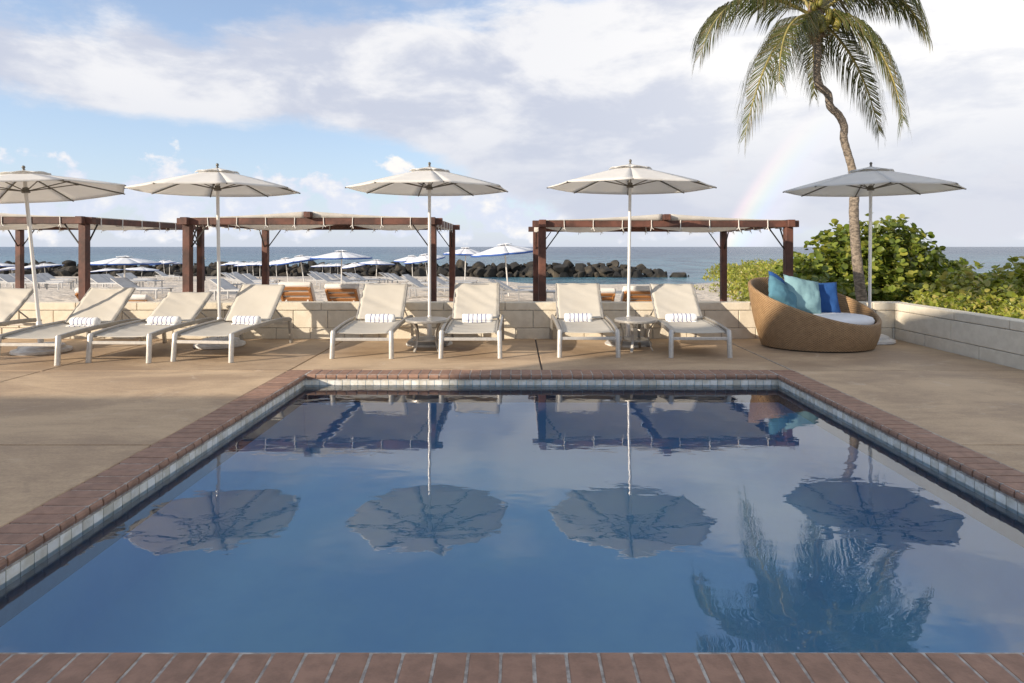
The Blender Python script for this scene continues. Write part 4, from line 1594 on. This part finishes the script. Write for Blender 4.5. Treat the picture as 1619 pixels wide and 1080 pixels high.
RM = [rock_mesh(s) for s in range(14)]
rk = random.Random(5)
rows = []
n_rock = 0
xr = 18.6
rows = [(0, .20, 1.05), (1, .70, 1.05), (2, 1.18, .9)]
for (ri, zc, sz) in rows:
    x = -63.0
    while x < xr - ri * 1.2:
        s_ = sz * rk.choice((rk.uniform(.6, 1.0), rk.uniform(1.0, 1.75)))
        end = sstep(xr + .5, xr - 8, x)
        o = link_mesh('boulder', rk.choice(RM), bk,
                      (x + 20, -1.5 + ri * .9 + rk.uniform(-.4, .4), zc * (.42 + .58 * end) + rk.uniform(-.18, .22)),
                      (rk.uniform(-.5, .5), rk.uniform(-.5, .5), rk.uniform(0, 6)),
                      (s_ * rk.uniform(1.1, 1.7), s_ * rk.uniform(.9, 1.3), s_ * rk.uniform(.85, 1.2)))
        n_rock += 1
        x += s_ * rk.uniform(.62, .86)
core = MB().grid(lambda u, v: (-64 + 82.5 * u, 72.0 + 3.5 * v, SEA_Z + (1.25 * sstep(0, .3, v) * sstep(0, .3, 1 - v)) * sstep(1.0, .86, u) - .1), 60, 6)
co = core.build('rubble_core', M['rock'], bk, loc=(20, -73, -SEA_Z), smooth=True)
for (x, s_) in ((19.3, .55), (19.9, .35), (18.9, .6)):
    link_mesh('boulder', rk.choice(RM), bk, (x + 20, rk.uniform(-.6, .6), .05), (1, 2, x), (s_ * 1.6, s_, s_ * .7))

# ------------------------------------------------------------------ foliage helpers
def leaf_shape(kind):
    """unit leaf in the XY plane, stem at origin, tip along +Y, folded on the midrib"""
    if kind == 'round':
        out = [(0, 0), (.30, .12), (.48, .42), (.42, .76), (.20, .98), (0, 1.02), (-.20, .98), (-.42, .76), (-.48, .42), (-.30, .12)]
    else:
        out = [(0, 0), (.16, .18), (.27, .45), (.20, .78), (0, 1.05), (-.20, .78), (-.27, .45), (-.16, .18)]
    vs = [(x_, y_, .22 * abs(x_) - .10 * (y_ - .4) ** 2) for x_, y_ in out]
    n2_ = len(out)
    mid = n2_ // 2
    if kind == 'round':
        fs = [(0, 1, 2, 3), (0, 3, 4, 5), (0, 5, 6, 7), (0, 7, 8, 9)]
    else:
        fs = [(0, 1, 2, 3), (0, 3, 4), (0, 4, 5), (0, 5, 6, 7)]
    return vs, fs


def leaves_mesh(name, m_, items, kind):
    """items: (pos, dir(tip), normal, size)"""
    vs, fs = leaf_shape(kind)
    V, F, A = [], [], []
    for (p, d_, nrm, s_) in items:
        d_ = d_.normalized()
        x_ = d_.cross(nrm)
        if x_.length < 1e-4: x_ = d_.orthogonal()
        x_.normalize()
        n2_ = x_.cross(d_)
        b_ = len(V)
        idv = random.random()
        for (a1, a2, a3) in vs:
            q = p + (x_ * a1 + d_ * a2 + n2_ * a3) * s_
            V.append((q.x, q.y, q.z))
            A.append(idv)
        for f_ in fs:
            F.append(tuple(b_ + k for k in f_))
    me = bpy.data.meshes.new(name)
    me.from_pydata(V, [], F)
    me.materials.append(m_)
    at2 = me.attributes.new('leafid', 'FLOAT', 'POINT')
    at2.data.foreach_set('value', A)
    me.polygons.foreach_set('use_smooth', [True] * len(me.polygons))
    return me


def rosettes(blobs, n, rl, leaf_lo, leaf_hi, per, spread=.11):
    """leaf sprays scattered through the outer shell of a union of ellipsoids"""
    out = []
    tot = sum(b_[3] * b_[4] + b_[3] * b_[5] + b_[4] * b_[5] for b_ in blobs)
    for (cx, cy, cz_, ax, ay, az_) in blobs:
        k = int(n * (ax * ay + ax * az_ + ay * az_) / tot)
        for _ in range(k):
            while True:
                d_ = Vector((rl.gauss(0, 1), rl.gauss(0, 1), rl.gauss(0, 1))).normalized()
                if d_.z > -.55: break
            f_ = rl.uniform(.66, 1.05) if rl.random() < .9 else rl.uniform(1.02, 1.16)
            p = Vector((cx + d_.x * ax * f_, cy + d_.y * ay * f_, cz_ + d_.z * az_ * f_))
            p += Vector((rl.uniform(-.05, .05), rl.uniform(-.05, .05), rl.uniform(-.05, .05)))
            nrm = Vector((d_.x / ax, d_.y / ay, d_.z / az_)).normalized()
            grow = (nrm * .9 + Vector((0, 0, .8)) + Vector((rl.uniform(-.5, .5), rl.uniform(-.5, .5), rl.uniform(-.3, .5)))).normalized()
            m_ = rl.randint(*per)
            ph = rl.uniform(0, 6.28)
            s1 = grow.orthogonal().normalized()
            s2 = grow.cross(s1)
            for q in range(m_):
                a_ = ph + q * 2.4
                open_ = rl.uniform(.5, 1.25)
                sd_ = s1 * math.cos(a_) + s2 * math.sin(a_)
                td = (grow * (1.1 - open_ * .6) + sd_ * open_).normalized()
                nm = (grow * open_ - sd_ * .5 + Vector((rl.uniform(-.35, .35), rl.uniform(-.35, .35), rl.uniform(-.2, .3))))
                out.append((p + sd_ * .02 + grow * rl.uniform(-.10, .06), td, nm, rl.uniform(leaf_lo, leaf_hi)))
    return out


def make_shrub(name, label, cat, blobs, n, lo, hi, per, m_, kind, seed, singles=0, group=None, stems=9):
    rl = random.Random(seed)
    bx_ = sum(b_[0] for b_ in blobs) / len(blobs)
    by_ = sum(b_[1] for b_ in blobs) / len(blobs)
    gz = sand_z(bx_, by_)
    root = empty(name, (bx_, by_, gz))
    tag(root, label, cat, group)
    items = rosettes(blobs, n, rl, lo, hi, per)
    org = Vector((bx_, by_, gz))
    items = [(p - org, d_, nm, s_) for (p, d_, nm, s_) in items if p.z > gz - .05]
    if singles:
        camv = Vector((0, 0, H_CAM)) - org
        items.sort(key=lambda t: (t[0] - camv).length / t[3])
        near = items[:singles * 3]
        rl.shuffle(near)
        single, items = near[:singles], near[singles:] + items[singles * 3:]
        shp, fs = leaf_shape(kind)
        lm = bpy.data.meshes.new('leaf')
        lm.from_pydata(shp, [], fs)
        lm.materials.append(m_)
        lm.polygons.foreach_set('use_smooth', [True] * len(lm.polygons))
        for (p, d_, nm, s_) in single:
            d2 = d_.normalized()
            x_ = d2.cross(nm).normalized()
            n2_ = x_.cross(d2)
            Mx = Matrix((tuple(x_), tuple(d2), tuple(n2_))).transposed()
            link_mesh('leaf', lm, root, tuple(p), tuple(Mx.to_euler()), (s_, s_, s_))
    o = link_mesh('foliage', leaves_mesh('foliage', m_, items, kind), root)
    o['kind'] = 'stuff'
    for k in range(stems):
        b_ = rl.choice(blobs)
        tip = Vector((b_[0] + rl.uniform(-.5, .5) * b_[3], b_[1] + rl.uniform(-.5, .5) * b_[4], b_[2] + rl.uniform(.1, .6) * b_[5])) - org
        foot = Vector((tip.x * .45 + rl.uniform(-.1, .1), tip.y * .45, -.05))
        midp = (foot + tip) / 2 + Vector((rl.uniform(-.12, .12), rl.uniform(-.12, .12), .05))
        MB().tube([foot, midp, tip], [.03, .02, .006], 6).build('stem', M['bark'], root, smooth=True)
    return root


big = [(5.65, 11.9, .35, .75, .8, .85), (6.35, 12.1, .70, .85, .9, .95), (7.05, 12.2, .85, .80, .9, 1.0), (7.75, 12.6, .65, .75, .8, .85),
       (8.25, 12.5, .25, .65, .8, .80), (6.7, 11.3, .15, 1.1, .6, .70), (7.6, 11.6, .10, .9, .6, .7), (5.9, 11.2, .05, .7, .5, .6)]
KB = 1.33
big = [(a_ * KB, b_ * KB, H_CAM + (c_ - H_CAM) * KB, d_ * KB, e_ * KB, f_ * KB) for (a_, b_, c_, d_, e_, f_) in big]
big += [(6.9, 14.6, -.1, 1.0, .7, .7), (9.3, 15.4, -.1, 1.3, .8, .8), (10.9, 15.6, .0, 1.0, .8, .75)]
make_shrub('sea_grape_bush', 'tall dark green sea grape bush around the palm trunk', 'bush', big, 3300, .095, .175, (4, 6), M['grape'], 'round', 3, singles=290, stems=16)
right_a = [(7.5, 10.5, -.12, .7, .7, .60), (8.15, 10.5, .0, .7, .7, .70), (8.9, 10.8, .22, .8, .8, .76), (8.3, 11.7, .12, .8, .7, .68), (9.6, 11.2, .30, .8, .8, .8)]
make_shrub('sea_grape_bush', 'yellow green sea grape shrub rising at the right edge of the picture', 'bush', right_a, 1900, .06, .115, (4, 6), M['scrub'], 'round', 4, singles=150, stems=10)
right_b = [(6.6, 10.0, -.05, .75, .7, .52), (7.5, 9.8, 0, .8, .7, .55), (6.3, 9.1, -.05, .6, .7, .50), (6.9, 8.5, -.02, .7, .7, .50), (6.3, 7.8, 0, .6, .7, .48),
           (7.8, 9.0, .08, .8, .8, .55), (6.9, 7.2, -.02, .8, .7, .46), (6.2, 6.4, -.02, .5, .8, .44), (8.5, 9.8, .05, .7, .7, .6)]
make_shrub('beach_scrub', 'low bright green scrub pressing against the right block wall', 'bush', right_b, 2300, .055, .105, (4, 6), M['scrub'], 'oval', 6, singles=200, stems=14)
left_c = []
rl9 = random.Random(9)
for t in range(13):
    f_ = t / 12
    yy = 15.5 + f_ * 26
    x_lo = 815 + (395 - f_ * 80)
    xx = (x_lo + 25 * rl9.uniform(-.6, .8) - 815) * yy / 1000 + .7
    left_c.append((xx, yy, sand_z(xx, yy) + .15, 1.25, 1.5, .62 + .55 * f_))
    left_c.append((xx + 1.9, yy + .6, sand_z(xx, yy) + .25, 1.5, 1.5, .72 + .5 * f_))
make_shrub('beach_scrub', 'mound of low leafy scrub on the sand between the right pergola posts', 'bush', left_c, 6500, .09, .17, (4, 6), M['scrub'], 'oval', 8, singles=0, stems=14)
# small runners on the sand
for i, (px, py) in enumerate(((1112, 456), (1131, 462), (1150, 470), (1172, 462), (1100, 459), (1136, 452))):
    p = ground_hit(px, py)
    make_shrub('creeper', ['tiny green creeper sprig on the sand, nearest the right edge of the sand patch', 'green creeper sprig in the middle of the sand patch',
               'green creeper sprig lowest on the sand patch', 'green creeper sprig touching the scrub mound', 'leftmost small creeper sprig on the sand patch',
               'green creeper sprig farthest up the sand patch'][i], 'creeper', [(p.x, p.y, sand_z(p.x, p.y) + .03, .35, .3, .07)], 14, .06, .10, (3, 5), M['scrub'], 'oval', 40 + i, stems=2, group='creeper sprigs on the sand')
# dead twigs on the right
tw = empty('dry_twigs', (9.2, 9.9, -.4))
tag(tw, 'bare dry twigs in the scrub at the right edge of the picture', 'twigs')
rt = random.Random(2)
for k in range(22):
    a_ = Vector((rt.uniform(-.5, .5), rt.uniform(-.3, .3), .5))
    b_ = a_ + Vector((rt.uniform(-.25, .3), rt.uniform(-.2, .1), rt.uniform(.25, .55)))
    MB().tube([a_, (a_ + b_) / 2 + Vector((rt.uniform(-.06, .06), 0, 0)), b_], [.008, .006, .003], 5).build('twig', M['straw'], tw)

# ------------------------------------------------------------------ coconut palm
PY_ = 13.2
trunk_px = [(1364, 486, 19), (1358, 440, 18), (1353, 390, 17), (1350, 335, 16.5), (1351, 300, 16.5), (1347, 267, 16), (1340, 242, 15.5), (1334, 219, 15.5), (1334.5, 200, 15.5),
            (1326, 182, 15.5), (1312.5, 168, 15.5), (1309, 149, 15.5), (1294.5, 134, 15.5), (1291.5, 111, 15), (1293, 83, 15), (1288, 53, 18)]
pts, rad = [], []
for (px, py, w) in trunk_px:
    pts.append(at(px, py, PY_))
    rad.append(w * PY_ / F_PX / 2 * (.86 if py > 280 else .74))
base = Vector((pts[0].x, PY_, sand_z(pts[0].x, PY_)))
palm = empty('coconut_palm', tuple(base))
tag(palm, 'coconut palm with crooked trunk, drooping fronds and green coconuts', 'palm tree')
pts = [base + Vector((.05, 0, -.1))] + pts
rad = [.19] + rad
fine_p, fine_r = [], []
for k in range(len(pts) - 1):
    p0 = pts[max(0, k - 1)]; p1 = pts[k]; p2 = pts[k + 1]; p3 = pts[min(len(pts) - 1, k + 2)]
    for s in range(6):
        t = s / 6
        q = .5 * ((2 * p1) + (-p0 + p2) * t + (2 * p0 - 5 * p1 + 4 * p2 - p3) * t * t + (-p0 + 3 * p1 - 3 * p2 + p3) * t ** 3)
        fine_p.append(q - base)
        rr_ = rad[k] * (1 - t) + rad[k + 1] * t
        fine_r.append(rr_ * (1 + (.035 if s % 3 == 0 else -.02)))
MB().tube(fine_p, fine_r, 16).build('trunk', M['trunk'], palm, smooth=True)
crown = at(1288, 34, PY_)
cl = crown - base
fb = MB()
rp_ = random.Random(12)
for k in range(26):
    a_ = rp_.uniform(0, 6.28)
    r0 = rp_.uniform(.08, .16)
    z0 = rp_.uniform(-.35, .05)
    p0 = cl + Vector((r0 * math.cos(a_), r0 * math.sin(a_), z0))
    p1 = p0 + Vector((.16 * math.cos(a_), .16 * math.sin(a_), rp_.uniform(-.15, .25)))
    fb.bar(p0, p1, .06, .012, up=(math.cos(a_), math.sin(a_), .3))
fb.tube([cl + Vector((0, 0, -.45)), cl + Vector((0, 0, -.1)), cl + Vector((0, 0, .35)), cl + Vector((0, 0, .6))], [.12, .17, .13, .03], 10)
fb.build('crown_shaft', M['fibre'], palm, smooth=50)
cn = [(1283, 36), (1289, 38), (1300, 44), (1307, 36), (1311, 20), (1318, 21), (1322, 30), (1316, 33), (1309, 30), (1324, 36), (1326, 24), (1287, 10), (1296, 3), (1322, 42), (1298, 30)]
cme = MB().lathe([(.01, -.16), (.06, -.145), (.105, -.08), (.118, .0), (.10, .08), (.055, .135), (.02, .15)], 14).mesh('coconut', M['husk'], True)
for i, (px, py) in enumerate(cn):
    p = at(px, py, PY_ - .32 + .04 * (i % 4)) - base
    link_mesh('coconut', cme, palm, tuple(p), (rp_.uniform(-.5, .5), rp_.uniform(-.5, .5), rp_.uniform(0, 6)), (.62, .62, .66))
for (a_, b_, c_) in (((1288, 20), (1300, 26), (1312, 34)), ((1290, 10), (1310, 16), (1322, 30)), ((1286, 24), (1284, 30), (1286, 40))):
    MB().tube([at(*a_, PY_ - .1) - base, at(*b_, PY_ - .25) - base, at(*c_, PY_ - .28) - base], [.02, .015, .01], 6).build('fruit_stalk', M['rachis'], palm, smooth=True)


def make_frond(root_pt, mid, tip, leaf_len, seed, hang=.75, twist=0.0):
    rl = random.Random(seed)
    N = 82
    cs = []
    for i in range(N + 1):
        t = i / N
        p = root_pt * (1 - t) ** 2 + mid * 2 * t * (1 - t) + tip * t * t
        cs.append(p)
    ra = MB().tube(cs, [.035 * (1 - t / N) ** .8 + .004 for t in range(N + 1)], 6)
    fr = ra.build('frond', M['rachis'], palm, smooth=True)
    V, F, A = [], [], []
    down = Vector((0, 0, -1))
    for i in range(7, N + 1):
        t = i / N
        d_ = (cs[min(N, i + 1)] - cs[i - 1]).normalized()
        side = d_.cross(Vector((0, 0, 1)))
        if side.length < .2:
            side = Vector((math.cos(twist), math.sin(twist), 0)) * .5 + side
        side.normalize()
        upv = side.cross(d_)
        if twist:
            side = (side * math.cos(twist) + upv * math.sin(twist)).normalized()
        prof_ = math.sin(PI * min(1, .16 + t * .84)) ** .6 if t < .6 else max(.42, math.sin(PI * min(1, .16 + t * .84)) ** .5)
        for s in (-1, 1):
            for rep in range(2):
                ln = leaf_len * prof_ * rl.uniform(.82, 1.08)
                o_ = side * s
                q0 = cs[i] + d_ * rl.uniform(-.03, .03)
                ang_ = rl.uniform(.62, .9) * (1 - .55 * t ** 2)
                dir0 = (o_ * math.sin(ang_ * 1.2) + d_ * math.cos(ang_ * 1.2) + upv * .12).normalized()
                dir1 = (dir0 * (1 - hang) + down * hang + d_ * .12 + Vector((rl.uniform(-.1, .1), rl.uniform(-.1, .1), 0))).normalized()
                dir2 = (dir1 * .55 + down * (.35 + hang * .5)).normalized()
                q1 = q0 + dir0 * ln * .34
                q2 = q1 + dir1 * ln * .36
                q3 = q2 + dir2 * ln * .32
                w_ = .0135
                wd_ = d_ * 1.0
                b_ = len(V)
                for (q, ww) in ((q0, .75), (q1, 1.0), (q2, .7)):
                    V.append(tuple(q - wd_ * w_ * ww))
                    V.append(tuple(q + wd_ * w_ * ww))
                V.append(tuple(q3))
                F += [(b_, b_ + 2, b_ + 3, b_ + 1), (b_ + 2, b_ + 4, b_ + 5, b_ + 3), (b_ + 4, b_ + 6, b_ + 5)]
                idv = rl.random()
                A += [idv] * 7
    me = bpy.data.meshes.new('leaflets')
    me.from_pydata(V, [], F)
    me.materials.append(M['frond'])
    at2 = me.attributes.new('leafid', 'FLOAT', 'POINT')
    at2.data.foreach_set('value', A)
    o = link_mesh('leaflets', me, fr)
    o['kind'] = 'stuff'
    return fr


FR = [  # mid control px,py,dY ; tip px,py,dY ; leaflet length ; hang
    ((1150, -58, -.5), (1108, 84, -.9), .95, .72),
    ((1215, 30, -.9), (1178, 214, -1.1), .92, .70),
    ((1232, 10, -1.3), (1232, 128, -2.2), .85, .75),
    ((1360, 70, .6), (1390, 208, .9), .80, .80),
    ((1395, 10, -.6), (1428, 188, -.6), .95, .72),
    ((1400, -75, -.4), (1462, 50, -.7), .95, .70),
    ((1350, -60, 1.8), (1420, 20, 2.6), .95, .70),
    ((1285, 30, 1.2), (1287, 150, 1.8), .80, .8),
    ((1190, -130, .6), (1120, -60, 1.0), 1.0, .6),
    ((1240, -170, -.4), (1165, -190, -.6), 1.0, .5),
    ((1290, -180, .5), (1270, -270, .9), 1.0, .35),
    ((1330, -170, -.5), (1395, -210, -1.0), 1.0, .5),
    ((1380, -130, .9), (1465, -85, 1.5), 1.0, .6),
    ((1300, -120, -1.6), (1318, -150, -3.0), .95, .6),
    ((1245, -60, 1.8), (1200, 10, 2.8), .95, .7),
]
for i, (m_, t_, ll, hg) in enumerate(FR):
    mid = at(m_[0], m_[1], PY_ + m_[2]) - base
    tip = at(t_[0], t_[1], PY_ + t_[2]) - base
    make_frond(cl + Vector((rp_.uniform(-.08, .08), rp_.uniform(-.08, .08), .1)), mid, tip, ll * 1.32, 100 + i, hg * .78)

# ------------------------------------------------------------------ unseen tree added left of the frame to shade the last parasol
tp = Vector((4.84, 8.65, 2.25)) - Vector((LX, LY, -math.tan(R(SUN_EL)))) * 13.2
tree = empty('added_shade_tree', (tp.x, tp.y, 0))
tag(tree, 'added unseen leafy tree left of the pool, shading the last parasol', 'tree')
MB().tube([(0, 0, -.1), (.05, .02, 2), (0, 0, tp.z - .2)], [.15, .11, .05], 10).build('trunk', M['bark'], tree, smooth=True)
rl = random.Random(31)
its = rosettes([(0, 0, tp.z, 1.3, 1.3, .36), (.2, .1, tp.z + .05, 1.0, 1.0, .32)], 480, rl, .16, .26, (5, 6))
o = link_mesh('crown', leaves_mesh('crown', M['tree_leaf'], its, 'round'), tree)
o['kind'] = 'stuff'
